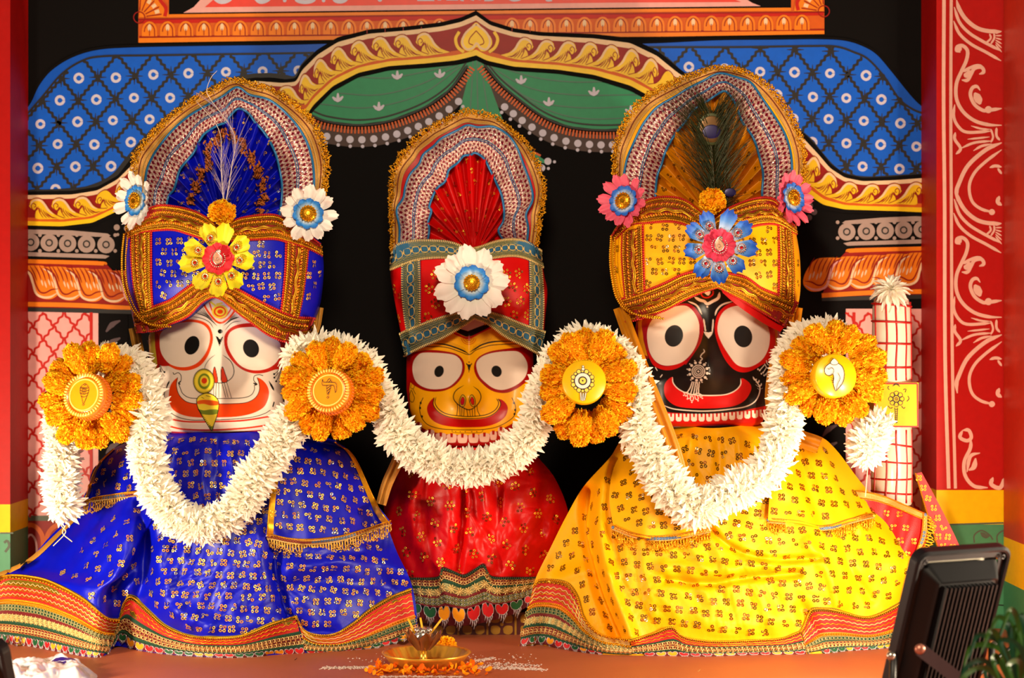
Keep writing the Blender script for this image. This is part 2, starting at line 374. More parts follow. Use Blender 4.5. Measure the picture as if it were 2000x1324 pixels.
# top frame
p.fill(pts('271 -60 1610 -60 1610 66 1300 70 930 72 600 78 270 83'), M_ora2, 1)
p.fill(pts('330 -60 1545 -60 1545 17 1300 18 930 22 600 26 330 30'), M_black, 2)
p.stroke(pts('330 31 600 28 930 24 1300 20 1545 18'), 6, M_ora, 3, sm=False); p.stroke(pts('270 38 600 33 930 29 1300 26 1610 24'), 2.5, M_dred, 4, sm=False)
p.fill(pts('272 37 600 33 930 29 1300 26 1609 23 1609 30 1300 35 930 38 600 42 272 46'), M_redp, 3)
p.stroke(pts('272 72 600 69 930 66 1300 62 1610 58'), 3, M_dred, 4, sm=False); p.stroke(pts('271 79 600 74 930 69 1300 67 1610 62'), 9, M_ora, 3, sm=False)
for i in range(37):
    x = 292+i*35.4; t = (x-272)/1338; y0 = 42-14*t; y1 = 71-13*t
    if i >= 17 and i <= 19: continue
    h = y1-y0; arch = lambda w_, k: pts(' '.join(f'{x+w_*math.cos(a)} {y1-(h-k)*(.35+.65*math.sin(a)) if math.sin(a)>0 else y1}' for a in np.linspace(math.pi, 0, 14)))
    q = arch(15, 0); p.fill(np.vstack([q, [[x+15, y1]], [[x-15, y1]]]), M_ora, 5)
    p.stroke(arch(10, 5), 1.8, M_dred, 7, sm=False)
    p.disc(x, y0+h*.42, 3.8, M_cream, 7, ry=7); p.stroke(pts(f'{x} {y0+h*.55} {x} {y1-1}'), 1.4, M_dred, 8, sm=False)
for sx, cx, cy in ((1, 272, 34), (-1, 1609, 22)):
    p.fill(pts(f'{cx} {cy} {cx+sx*58} {cy} {cx+sx*56} {cy-18} {cx+sx*45} {cy-36} {cx+sx*40} {cy-60} {cx} {cy-60}'), M_ora, 6)
    p.stroke(pts(f'{cx+sx*50} {cy-2} {cx+sx*52} {cy-18} {cx+sx*40} {cy-36} {cx+sx*34} {cy-60}'), 7, M_redp, 7)
    for a in (8, 28, 48, 68, 86):
        a = math.radians(a); p.stroke(pts(f'{cx+sx*14*math.cos(a)} {cy-14*math.sin(a)} {cx+sx*44*math.cos(a)} {cy-44*math.sin(a)}'), 2, M_dred, 8, sm=False)
    for a in (18, 38, 58): a = math.radians(a); p.stroke(pts(f'{cx+sx*32*math.cos(a)} {cy-32*math.sin(a)} {cx+sx*41*math.cos(a)} {cy-41*math.sin(a)}'), 7, M_cream, 8, sm=False)
    p.ring(cx, cy, 11, 2, M_dred, 9)
# sign board with the feet of its letters
p.fill(pts('358 25 378 14 400 -10 410 -60 1440 -60 1450 -6 1470 6 1486 12 1300 14 930 18 600 22'), M_pink, 4)
p.fill(pts('400 14 416 0 424 -60 1426 -60 1432 -2 1448 4 1200 5 930 8 600 12'), M_sign, 5)
def foot(P, w_=7): p.stroke(pts(P), w_, M_white, 7)
foot('415 -8 430 3 446 0 456 -12', 9); foot('495 -10 508 3 524 -2 528 -14', 9); p.disc(556, 1, 3.5, M_white, 7); foot('578 -12 580 0 596 4 612 0 616 -12', 8); p.disc(632, 1, 3.5, M_white, 7)
foot('652 -12 654 0 666 3 676 -2 680 -14', 8); p.disc(742, -1, 4.5, M_white, 7)
foot('818 -4 832 -12', 6); foot('815 -1 848 -1', 6); foot('858 -12 858 1', 7); foot('872 -2 895 -2', 6); foot('905 -12 902 2', 7); foot('925 -12 922 1', 7)
foot('938 -12 935 0', 7); foot('946 -1 962 -2 970 -12', 7); foot('985 -12 1000 -1 1016 -3 1020 -12', 7); foot('1068 -12 1068 -1 1078 -1', 7); foot('1098 -3 1120 -3', 5)
# blue lattice panels
LB_out = pts('48 214 60 196 75 165 100 135 140 110 190 95 260 90 400 87 550 85 660 82')
LB_in = pts('48 228 66 208 85 186 120 145 160 119 200 110 300 108 500 105 614 103')
LB_bot = pts('614 103 592 128 577 152 555 150 520 147 470 152 420 170 370 200 320 235 280 275 250 310 220 345 180 365 140 372 48 376')
RB_out = pts('1240 83 1300 81 1405 76 1510 75 1598 74 1650 77 1686 88 1714 105 1742 137 1770 172 1791 196 1812 214')
RB_in = pts('1260 92 1300 92 1440 92 1580 90 1633 91 1668 102 1696 116 1728 151 1756 193 1784 214 1812 224')
RB_bot = pts('1812 342 1740 347 1690 349 1650 342 1625 325 1600 297 1575 268 1510 222 1450 180 1410 162 1365 152 1340 148 1325 138 1300 115 1260 92')
for o_, i_, bt, O, a_, b_ in ((LB_out, LB_in, LB_bot, A([191, 151]), A([-38, 44.5]), A([33.5, 42])), (RB_out, RB_in, RB_bot[::-1], A([1587, 143]), A([-35, 43]), A([33.5, 46]))):
    if o_ is LB_out: panel = np.vstack([cat(o_), bt]); inner = np.vstack([i_, bt[1:]])
    else: panel = np.vstack([cat(o_), RB_bot]); inner = np.vstack([i_, RB_bot[:-1]])
    p.fill(panel, M_blue2, 3); p.fill(inner, M_blue, 4)
    p.stroke(i_, 4, M_line, 6); p.stroke(o_, 5, M_black, 6); p.stroke(bt if o_ is LB_out else RB_bot, 9, M_line, 7)
    for k in range(-9, 10):
        p.stroke(np.array([O+k*(b_)-14*a_, O+k*b_+14*a_]), 6.0, M_line, 5, sm=False, clip=inner, wavy=1.6, wl=12)
        p.stroke(np.array([O+k*(a_)-14*b_, O+k*a_+14*b_]), 6.0, M_line, 5, sm=False, clip=inner, wavy=1.6, wl=12)
    for i in range(-13, 14):
        for j in range(-13, 14):
            q = O+i*a_+j*b_; e = O+(i+.5)*a_+(j+.5)*b_
            if inpoly(q[0:1], q[1:2], inner)[0]:
                p.stroke(np.array([q-[0, 17], q+[0, 17]]), 3, M_line, 5, sm=False, taper=.4, clip=inner); p.stroke(np.array([q-[17, 0], q+[17, 0]]), 3, M_line, 5, sm=False, taper=.4, clip=inner)
                p.disc(q[0], q[1], 5, M_line, 5)
            if inpoly(e[0:1], e[1:2], inner)[0]:
                z_ = inpoly(e[0:1], e[1:2]-9, inner)[0]
                if not z_: continue
                r_ = 7+random.random()*1.2; p.ring(e[0]+random.uniform(-2, 2), e[1]+random.uniform(-2, 2), r_, 5.5, M_white, 4.5, n=12)
# leaf arch
AO = pts('48 381 140 380 190 372 230 350 262 318 300 275 350 228 400 190 450 166 500 158 550 162 578 160 590 137 620 107 660 82 720 66 800 59 860 52 900 43 930 30')
AI = pts('48 440 120 442 180 435 230 412 262 385 310 335 360 285 410 245 460 222 510 215 560 218 598 226 612 205 650 168 700 142 760 129 830 124 890 118 912 113 930 108')
AO_r = pts('930 30 957 49 1003 63 1055 70 1160 75 1231 84 1283 109 1321 140 1345 156 1410 166 1450 184 1510 228 1572 273 1598 301 1622 329 1650 347 1685 354 1745 352 1812 347')
AI_r = pts('930 108 950 118 1003 130 1090 136 1160 146 1231 167 1273 190 1310 225 1350 228 1410 235 1460 262 1510 310 1577 379 1608 400 1650 409 1745 412 1812 415')
n_ = 400
for o_, i_, sg in ((AO, AI, 1), (AO_r[::-1], AI_r[::-1], -1)):
    o_ = resample(o_, n_); i_ = resample(i_, n_); k = n_
    for _ in range(6): o_[1:-1] = (o_[:-2]+2*o_[1:-1]+o_[2:])/4; i_[1:-1] = (i_[:-2]+2*i_[1:-1]+i_[2:])/4
    def ab(s_, t_):
        s_ = np.clip(A(s_), 0, 1)*(n_-1); j = np.minimum(s_.astype(int), n_-2); f = (s_-j)[:, None]
        oo = o_[j]*(1-f)+o_[j+1]*f; ii = i_[j]*(1-f)+i_[j+1]*f; return oo*(1-A(t_)[:, None])+ii*A(t_)[:, None]
    def strip(t0, t1, m, l):
        s_ = np.linspace(0, 1, n_); a = ab(s_, 0*s_+t0); c = ab(s_, 0*s_+t1); V = np.vstack([p.f(a[:, 0], a[:, 1], l), p.f(c[:, 0], c[:, 1], l)])
        q = np.arange(n_-1); b.add(V, np.stack([q, q+n_, q+n_+1, q+1], 1), m, False)
    strip(-.12, 1.12, M_black, 8); strip(0, .15, M_cream, 9); strip(.13, 1, M_dred, 9.3); strip(.74, .88, M_ora2, 9.5); strip(.86, 1, M_yel if sg == 1 else M_yel, 9.7)
    L = np.linalg.norm(np.diff(o_, axis=0), axis=1).sum(); nl = int(L/42)
    for q in range(nl):
        s0 = (q+.3)/nl; ds = 1/nl
        if s0+ds*.9 > .965: continue
        g = lambda txt: ab(*[(lambda z: (s0+z[:, 0]*ds, z[:, 1]))(A([float(v) for v in txt.split()]).reshape(-1, 2))][0])
        body = '.0 .44 -.10 .34 -.04 .20 .18 .12 .42 .15 .62 .28 .80 .46 1.10 .64 1.5 .75 .8 .78 .25 .78 .18 .66 .22 .52 .30 .46 .26 .38 .14 .50'
        p.fill(g(body), M_leaf, 11+q*.005, sm=True)
        p.stroke(g('.13 .40 .22 .36 .12 .27 .0 .33 .06 .48 .22 .50 .34 .42 .42 .56'), 1.7, M_dred, 11.2+q*.005)
        p.stroke(g('-.02 .34 .04 .22 .20 .16 .42 .18 .60 .31 .78 .50 1.0 .62'), 4.2, M_cream, 11.15+q*.005, taper=.3)
        p.stroke(g('-.09 .34 -.03 .18 .20 .10 .44 .13 .65 .26 .84 .46 1.15 .64 1.5 .75'), 1.5, M_dred, 11.3+q*.005)
        for z in (-.14, 0, .14, .28, .42): p.stroke(g(f'{.42+z*.7} {.42+z*.4} {.50+z} {.58+z*.3} {.70+z*1.1} {.75}'), 1.6, M_dred, 11.25+q*.005, taper=.3)
# centre heart
p.fill(pts('930 44 944 58 958 72 961 86 952 98 940 100 931 92 921 100 908 98 900 86 903 72 916 58'), M_yel, 14, sm=True)
p.stroke(pts('930 47 910 64 903 82 911 96 924 93 931 84 938 93 950 96 957 82 950 64 930 47'), 4, M_cream, 15)
p.stroke(pts('930 60 918 74 916 84 924 88'), 1.8, M_dred, 16); p.stroke(pts('930 60 942 74 945 84 937 88'), 1.8, M_dred, 16)
p.stroke(pts('897 62 890 76 894 92 906 102'), 6, M_leaf, 13.5); p.stroke(pts('965 62 972 76 967 92 955 102'), 6, M_leaf, 13.5)
# green drapes
dl = np.vstack([resample(AI, 300)[215:295], pts('914 125 880 172 830 208 760 235 700 243 640 236 606 223')]); p.fill(dl, M_green, 2)
dr = np.vstack([resample(AI_r, 300)[6:112], pts('1310 240 1220 250 1170 253 1110 246 1060 226 1010 190 975 160 948 125')]); p.fill(dr, M_green, 2)
p.fill(pts('928 106 913 123 912 160 901 203 888 250 880 300 1075 320 1045 300 1020 280 985 242 968 196 950 147 944 121'), M_green, 3)
for t_ in ('924 115 922 160 918 220', '932 115 932 160 934 230', '938 118 945 165 955 230'): p.stroke(pts(t_), 2.5, M_green2, 5)
for t_ in ('700 150 760 152 830 140 890 126', '660 182 740 185 820 165 895 128', '625 203 720 210 820 185 900 130'): p.stroke(pts(t_), 2.5, M_green2, 4)
for t_ in ('960 125 1040 150 1120 160 1210 158', '955 128 1030 170 1120 185 1250 185', '952 130 1030 190 1130 210 1290 205', '975 150 1060 210 1150 232 1290 225'): p.stroke(pts(t_), 2.5, M_green2, 4)
EL = pts('606 224 640 237 700 244 760 236 830 209 880 173 913 128'); ER = pts('946 126 975 161 1010 191 1060 227 1110 247 1170 254 1240 251 1320 240')
for E in (EL, ER):
    p.stroke(E, 4, M_line, 6); p.stroke(E-[0, 10], 3, M_line, 6); p.stroke(E+[0, 4], 10, M_black, 5.5)
    q = resample(cat(E), step=6.4); t = unit(np.gradient(q, axis=0)); nn = np.stack([-t[:, 1], t[:, 0]], 1)
    p.stroke(E+[0, 26], 34, M_brown, 1.6)
    for c_, k in zip(q, nn): k = k if k[1] > 0 else -k; p.stroke(np.array([c_+k*4, c_+k*17]), 3.4, M_ora2, 6, sm=False)
    q = resample(cat(E), step=20.5); t = unit(np.gradient(q, axis=0)); nn = np.stack([-t[:, 1], t[:, 0]], 1)
    for c_, k in zip(q, nn):
        k = k if k[1] > 0 else -k; z = c_+k*29
        if 896 < z[0] < 985 and z[1] < 200: continue
        p.disc(z[0], z[1], 7.2, M_white, 7); z = c_+k*40; p.disc(z[0]+1, z[1]+2, 3.4, M_white, 7)
p.fill(pts('600 225 520 225 520 330 600 330'), M_black, 1.7)
for x, y in ((1070, 315), (1058, 328)): p.disc(x, y, 7, M_white, 7); p.disc(x+13, y+1, 3, M_white, 7)
p.stroke(pts('1040 296 1056 304'), 4, M_ora2, 6)
for x, y, a in ((660, 190, 1), (740, 207, 1), (776, 146, 1), (859, 143, 1), (1018, 155, -1), (1072, 198, -1), (1160, 178, -1), (1232, 214, -1)):
    for ang in (-55, 0, 50):
        r_ = math.radians(ang); p.stroke(np.array([[x, y+9], [x+13*math.sin(r_), y+9-17*math.cos(r_)]]), [2, 6.5, 3], M_white, 6, sm=False)
# capitals and lattice columns
for sg, X0, X1, dy in ((1, 48, 222, 0), (-1, 1812, 1583, -25)):
    q = lambda txt, s_=sg, d=dy: (lambda z: np.stack([z[:, 0] if s_ == 1 else 1861-z[:, 0], z[:, 1]+d], 1))(pts(txt))
    p.fill(q('48 446 140 450 210 456 216 460 210 463 48 456'), M_grey, 3, sm=False); p.fill(q('48 492 200 497 214 500 206 505 48 500'), M_grey, 3)
    for k, cx in enumerate((60, 96, 132, 169, 207)):
        cx_, cy_ = q(f'{cx} {473+k*1.2}')[0]; p.disc(cx_, cy_, 17, M_grey, 3); p.ring(cx_, cy_, 6.2, 2.6, M_line, 5)
        for yy in (-15, 16): x_, y_ = q(f'{cx+18} {474+yy}')[0]; p.disc(x_, y_, 3.6, M_grey, 3)
    p.fill(q('48 506 190 509 208 516 222 530 240 560 254 598 256 606 48 600'), M_dred, 3); p.stroke(q('48 510 190 514 206 517'), 8, M_ora, 4); p.stroke(q('48 594 150 596 256 602'), 9, M_ora, 6)
    p.stroke(q('48 604 256 609'), 8, M_line, 6)
    for k in range(5):
        x = 30+k*44; d = k*5
        z = lambda txt: q(' '.join(str(v) for pr in [(x+float(a), float(c)+d*.5) for a, c in zip(txt.split()[::2], txt.split()[1::2])] for v in pr))
        p.fill(z('8 520 24 528 34 545 40 570 50 582 70 584 84 574 86 560 78 540 62 522 40 518'), M_ora if k < 3 or sg == -1 else M_ora2, 4, sm=True)
        p.stroke(z('10 522 26 532 34 552 40 572 52 580 68 580 82 572'), 4.5, M_cream if k < 4 else M_pink, 7, taper=.2)
        p.stroke(z('14 520 32 534 40 556 48 570 58 572 70 566 84 564'), 2.4, M_dred, 8, taper=.2)
        for g in range(5): p.stroke(z(f'{28+g*9} 518 {36+g*9} 532 {42+g*8.5} 548'), 2, M_dred, 8, taper=.4)
        for g in range(4): p.stroke(z(f'{50+g*7} {545+(g%2)*4} {54+g*7} {558+(g%2)*4}'), 3.5, M_cream, 7, sm=False, taper=.5)
    xl, xr = (40, 192) if sg == 1 else (1652, 1815); col_ = pts(f'{xl} {608+dy*.2} {xr} {608+dy*.2} {xr} 1012 {xl} 1012')
    p.fill(col_, M_pink, 3); iw = pts(f'{xl} 610 {xr-14 if sg == 1 else xr} 610 {xr-14 if sg == 1 else xr} 1012 {xl+14 if sg == -1 else xl} 1012')
    for k in range(-14, 24):
        y = 600+k*52
        p.stroke(np.array([[xl-5, y], [xl+175, y+230]]), 4.5, M_redp, 5, sm=False, clip=iw, wavy=1.5, wl=15); p.stroke(np.array([[xl-5, y+230], [xl+175, y]]), 4.5, M_redp, 5, sm=False, clip=iw, wavy=1.5, wl=15)
    xs = 178 if sg == 1 else 1668; p.stroke(pts(f'{xs} 610 {xs} 1012'), 6, M_redp, 6, sm=False)
    xa, xb = (192, 250) if sg == 1 else (1652, 1590); p.fill(pts(f'{xa} 612 {xb} 612 {xb} 1012 {xa} 1012'), M_black, 3.3)
    for k in range(8):
        y = 626+k*34; c_ = (xa+xb)/2; p.stroke(np.array([[c_+14, y], [c_-2, y+8], [c_-14, y+22]]), [3, 11, 3], M_mauve, 5)
    xa, xb = (30, 250) if sg == 1 else (1590, 1815)
    p.fill(pts(f'{xa} 1008 {xb} 1008 {xb} 1230 {xa} 1230'), M_dred, 4); p.stroke(pts(f'{xa} 1012 {xb} 1012'), 10, M_gg, 5)
    for k in range(4):
        cx = xa+30+k*55; p.stroke(pts(f'{cx-24} 1090 {cx-22} 1045 {cx} 1025 {cx+22} 1045 {cx+24} 1090'), 9, M_ora2, 6); p.stroke(pts(f'{cx-12} 1090 {cx-10} 1058 {cx} 1044 {cx+10} 1058 {cx+12} 1090'), 4, M_pink, 6)
p.disc(228, 444, 6, M_grey, 5); p.disc(230, 458, 3, M_grey, 5); p.disc(248, 446, 6, M_grey, 5)
for x, y in ((1582, 402), (1590, 414), (1580, 425)): p.disc(x, y, 6, M_mauve, 5)
tag(b.build('wall_back'), 'black wall painted with blue lattice, leaf arch and green drapes', kind='structure')
# left pillar: red, yellow and green bands
YP = .40; kp = S(YP)
def pillar(name, x0, x1, y0, y1, zs, mats, label, extra=None):
    b = MB()
    for (za, zb), m in zip(zip(zs[:-1], zs[1:]), mats): b.box((x0, y0, za), (x1, y1, zb), m)
    if extra: extra(b)
    o = b.build(name); tag(o, label, 'pillar'); return o
zpx = lambda py, y: CZ-(py-662)*S(y)
def px_(b):
    q = Paint(b, lambda x, y, l: W(x, y, YP-.0005*l)); q.stroke(pts('0 1041 26 1041'), 3, M_gg, 1, sm=False)
    q.stroke(pts('8 1060 14 1056 18 1066 10 1078'), 5, M_gg, 1)
pillar('painted_pillar', W(-60, 0, YP)[0], W(20, 0, YP)[0], YP, YW-.002, (0, zpx(1041, YP), zpx(985, YP), 1.9), (M_pilg, M_pily, M_pil), 'plain red pillar at the blue robe side, with yellow and green foot', px_)
def lace(b):
    q = Paint(b, lambda x, y, l: W(x, y, YP-.0005*l)); clip = pts('1830 -60 1966 -60 1966 956 1830 956')
    def L(x0, y0, s_, txt, w_, tp=.15): q.stroke(T(x0, y0, s_, txt), w_, M_lace, 1, clip=clip, taper=tp)
    q.stroke(pts('1844 -40 1843 200 1845 400 1846 700 1853 954'), 7, M_lace, 1); q.stroke(pts('1858 -40 1857 200 1858 400 1860 700 1866 954'), 6, M_lace, 1)
    a = lambda txt, w_, tp=.15: L(1790, 0, 4.414, txt, w_, tp)
    for dy in (0, 1655):
        s = lambda txt: ' '.join(str(float(v)+(dy if i % 2 else 0)) for i, v in enumerate(txt.split()))
        a(s('345 0 370 80 430 170 520 240 620 268 730 270'), 8); a(s('325 60 370 190 450 280 560 350 730 440'), 6); a(s('320 180 370 290 470 380 600 450 730 525'), 6)
        a(s('630 290 640 330 600 370'), 4); a(s('668 285 670 330 640 380'), 4)
        for g in range(6): a(s(f'{680} {290+g*18} 735 {270+g*36}'), 3, .3)
        a(s('380 450 340 440 350 400 400 395 440 440 430 520 390 610 345 720 345 850 400 960 500 1040 620 1075 735 1080'), 7)
        q.disc(1790+365/4.414, (420+dy)/4.414, 6, M_lace, 1.2)
        a(s('390 690 440 690 470 640 500 590 560 580 580 620 540 640'), 7); a(s('400 620 450 590 520 565 575 575'), 6); a(s('410 660 440 640 470 610'), 10)
        a(s('550 780 520 745 480 760 465 820 500 900 570 950 620 950 735 935'), 7); a(s('500 800 530 850 550 900'), 15, .4); q.disc(1790+620/4.414, (945+dy)/4.414, 7, M_lace, 1.2)
        a(s('330 900 320 1000 360 1090 440 1140 640 1130'), 6); a(s('470 1085 560 1110 640 1115'), 4, .4); a(s('440 1200 540 1190 630 1180'), 4, .4); a(s('380 1280 500 1230 650 1215'), 5, .3); a(s('490 1300 560 1260 650 1240'), 5, .4)
        a(s('335 1140 330 1200 380 1280 340 1330'), 6); a(s('640 1110 660 1180 640 1230'), 4); a(s('690 1100 690 1170 720 1210'), 5)
        a(s('735 1230 600 1290 443 1429 362 1592 345 1655 352 1735'), 8); a(s('735 1290 600 1390 500 1490 455 1604 478 1732 560 1802 677 1831'), 6); q.disc(1790+650/4.414, (1828+dy)/4.414, 6, M_lace, 1.2)
        a(s('630 1445 680 1430 735 1440'), 6, .3); a(s('700 1450 735 1500'), 5, .3); a(s('715 1690 700 1740 735 1770'), 8, .3)
    c = lambda txt, w_, tp=.15: L(1790, 650, 2.943, txt, w_, tp)
    c('265 560 250 600 290 620 315 600 300 560 265 560', 7); c('310 600 310 660 275 740 280 820 330 880 410 890', 7); c('365 690 310 710 290 800', 7, .4); c('340 720 330 770 300 790', 10, .5); c('440 830 430 870 480 890 510 830', 8)
    q.stroke(pts('1836 1025 1960 1021'), 3, M_gg, 1, sm=False)
    for x in (1903, 1948): q.stroke(pts(f'{x} 1060 {x} 1045 {x+14} 1036 {x+30} 1045 {x+36} 1054'), 3, M_gg, 1); q.stroke(pts(f'{x+12} 1040 {x+22} 1047 {x+30} 1046'), 9, M_gg, 1.2, taper=.4)
    q.stroke(pts('1930 1075 1950 1090 1962 1085'), 6, M_ora, 1); q.stroke(pts('1925 1180 1962 1182'), 2, M_line, 1)
    for x, y in ((1940, 1095), (1955, 1120)): q.disc(x, y, 5, M_white, 1.4)
pillar('painted_pillar', W(1829, 0, YP)[0], 1.30, YP, YW-.002, (0, zpx(1024, YP), zpx(957, YP), 1.9), (M_pilg, M_pily, M_pil), 'red pillar with white painted scrollwork beside the checked pillar-shaped staff', lace)
def post(b):
    q = Paint(b, lambda x, y, l: np.stack([0*A(x)+1.0655-.0006*l, A(x), A(y)], -1))
    for (y0, y1, z) in ((.395, .10, .207),): pass
pillar('painted_post', 1.066, 1.16, .02, YP-.004, (0, .105, .20, 1.9), (M_pilg, M_pily, mat('orange_red_paint', (196, 40, 8), .45)), 'nearer red post edge-on in front of the scrollwork pillar', None)
# ------------------------------------------------------------------ idol heads
def head(rows, cx, yc, dep, bumps, base, paint, nr=420, nf=430, nb=24, bumpy=None):
    """rows: (py, half width, depth factor). closed lofted head; front vertices carry the painted face"""
    rows = A(rows); v = np.linspace(rows[0, 0], rows[-1, 0], nr)
    hw = np.interp(v, rows[:, 0], rows[:, 1]); df = np.interp(v, rows[:, 0], rows[:, 2])
    ker = np.ones(9)/9; hw[4:-4] = np.convolve(hw, ker, 'valid'); df[4:-4] = np.convolve(df, ker, 'valid')
    s_ = np.linspace(-1, 1, nf); a = np.r_[s_*math.pi/2, np.linspace(math.pi/2, 1.5*math.pi, nb+2)[1:-1]]
    sn, cs = np.sin(a), np.cos(a); e = .62
    X = np.sign(sn)*np.abs(sn)**.9; Y = np.sign(cs)*np.abs(cs)**e
    px = cx+hw[:, None]*X[None]; py = np.repeat(v[:, None], len(a), 1)
    y = yc-dep*df[:, None]*Y[None]
    front = (cs > 0)[None]
    for (bx, by, sx, sy, amp, pw) in bumps: y = y-front*amp*np.exp(-np.abs((px-bx)/sx)**pw-np.abs((py-by)/sy)**2)
    P = W(px, py, y)
    R = Raster(px, py, base); paint(R)
    side = (np.abs(cs) < .02) | (cs < 0)
    b = MB(); F = gridf(nr, len(a), True); b.add(P.reshape(-1, 3), F, M_vcg, True, col=R.c)
    for row, f in ((0, 1), (nr-1, -1)):
        c = P[row].mean(0); k = np.arange(len(a)); V = np.vstack([P[row], c[None]]); b.add(V, np.stack([k, (k+1) % len(a), 0*k+len(a)], 1)[:, ::f], M_vcg, True, col=lin((60, 14, 10)))
    return b, Surf(P[:, :nf])
ORG = (226, 66, 14); RED = (190, 22, 10); BLK = (14, 12, 12); WHT = (232, 216, 200); YLW = (238, 214, 60); OLV = (112, 132, 34)
def face_white(R):
    t = lambda s: T(280, 570, 4.5647, s)
    f = lambda s, c, sm=True: R.fill(t(s), c, sm); k = lambda s, w_, c=BLK, tp=0, cl=False: R.stroke(t(s), w_*(1.45 if c == BLK else 1)/4.5647, c, True, cl, tp)
    e = lambda x, y, rx, ry, c, r=0: R.ell(280+x/4.5647, 570+y/4.5647, rx/4.5647, ry/4.5647, c, r)
    f('-20 200 118 200 130 400 138 560 150 655 130 700 20 700 -20 400', (176, 26, 12), False); f('30 300 100 300 104 480 124 640 108 700 60 560 30 400', (206, 190, 60), False)
    f('1236 300 1400 300 1400 700 1236 684', (178, 24, 14), False); f('1272 440 1312 440 1296 560 1262 690 1244 690 1262 560', (206, 196, 80), False)
    f('112 340 160 300 250 262 340 246 440 246 530 264 592 312 620 400 610 480 570 580 500 662 400 700 300 694 222 660 150 652 138 560 128 470 114 420', ORG)
    f('112 400 130 380 150 480 180 580 230 640 222 660 150 652 138 560', (180, 26, 12))
    f('145 440 150 380 190 330 260 290 360 272 450 270 530 292 578 340 594 400 582 480 545 560 480 632 400 666 310 668 230 638 175 575 150 510', WHT)
    f('1240 460 1245 560 1242 684 1180 692 1080 722 980 726 880 692 800 625 742 540 720 450 728 380 780 320 860 288 980 280 1100 325 1220 410', (188, 30, 16))
    f('1222 470 1218 560 1190 622 1130 672 1040 698 940 692 860 652 795 572 755 490 750 420 775 360 840 325 930 314 1010 320 1100 370 1185 425', WHT)
    e(433, 476, 64, 86, BLK, 22); e(960, 504, 70, 83, BLK, -22)
    k('530 90 560 150 605 215 650 262 690 276 730 260 780 215 820 160', 18, ORG); k('590 100 612 165 645 210 685 234 730 222 770 170 800 110', 12, ORG)
    f('600 100 640 130 700 120 760 120 760 60 600 60', (238, 220, 200)); k('600 90 640 120', 16, YLW); k('655 110 700 100', 14, YLW)
    e(682, 175, 72, 62, YLW); e(682, 175, 56, 47, ORG); e(684, 176, 42, 34, YLW); e(684, 176, 25, 20, ORG)
    k('440 182 540 210 600 248 656 302', 7, tp=.3); k('418 216 520 236 590 272 626 326', 4, tp=.2); k('856 224 790 246 718 298', 8, tp=.3); k('872 258 790 276 728 342', 4, tp=.2)
    for i in range(5): k(f'{455+i*16} {180-i*14} {535+i*6} {196-i*3} {618-i*3} {250-i*3}', 3, tp=.3); 
    for i in range(4): k(f'{845-i*5} {224-i*12} {800-i*2} {236-i*6} {744+i*3} {280-i*7}', 3, tp=.3)
    e(685, 352, 22, 20, BLK); f('644 394 664 400 682 424 700 402 713 396 698 440 678 484 662 440', BLK, False)
    k('640 560 590 600 555 650 545 692', 3.5, tp=.2); k('708 562 780 620 808 700 792 760 742 800 680 812 628 800', 5, tp=.1)
    for s in ('635 668 655 740 662 802 628 802 620 730', '705 668 730 730 748 797 700 802 692 720'): f(s, (220, 60, 24)); k(s, 4, cl=True)
    for s in ('625 800 628 940', '650 810 645 940', '672 812 672 940', '700 810 735 940', '720 805 755 940', '742 800 785 945'): k(s, 3.5)
    lip = '305 765 255 810 232 870 228 950 250 1030 310 1080 400 1110 520 1120 700 1118 850 1110 980 1080 1070 1030 1110 960 1120 890 1100 830 1060 785 1015 765 1030 810 1035 870 1010 930 960 970 880 992 700 998 500 998 400 985 345 950 310 900 295 830'
    f(lip, (222, 66, 10)); k('1015 765 1030 810 1035 870 1010 930 960 970 880 992 700 998 500 998 400 985 345 950 310 900 295 830 305 765', 4)
    k('265 720 275 735 310 720 335 745 335 790 315 815 330 860 350 905 400 940 480 950 700 950 880 945 960 920 990 870 990 830 1010 820 985 790 990 750 1030 738 1065 745', 4.5)
    k('330 800 315 812 325 822', 8); k('985 815 1012 822 1000 830', 8)
    k('230 795 210 850 188 900 185 980 205 1040 240 1075 320 1120 430 1142 560 1142 700 1140 850 1130 980 1115 1080 1085 1130 1055', 4.5); k('205 850 222 815 232 800', 10, tp=.4); e(240, 1073, 10, 12, BLK)
    k('1120 795 1150 850 1165 880', 12, tp=.4); k('1165 985 1155 1020', 8)
    k('175 1095 240 1128 300 1145 420 1158 700 1155 900 1145 1140 1108', 15, (206, 44, 26)); k('175 1178 300 1215 420 1228 600 1232 900 1215 1120 1186', 15, (212, 60, 24)); k('200 1250 600 1262 1100 1236', 16, (190, 40, 20))
    for s in ('150 650 165 690 188 715', '140 650 160 710 182 745', '145 670 160 740 176 788', '1222 680 1190 715 1166 733', '1215 690 1190 740 1168 762', '1225 700 1205 760 1184 795'): k(s, 3.5)
    for x, y in ((188, 715), (182, 747), (176, 790), (1166, 733), (1168, 764), (1184, 797)): e(x, y, 9, 9, BLK)
    e(540, 797, 96, 112, BLK); e(540, 797, 90, 106, YLW)
    for i in range(56): a = i*math.pi/28; k(f'{540+82*math.cos(a)} {797+97*math.sin(a)} {540+99*math.cos(a)} {797+114*math.sin(a)}', 3)
    e(543, 797, 56, 70, OLV); e(543, 795, 38, 50, YLW); e(543, 792, 25, 26, (226, 62, 20))
    leaf = '480 950 510 920 570 902 630 925 668 970 672 1030 655 1110 630 1180 610 1238 570 1180 520 1100 485 1030 475 980'
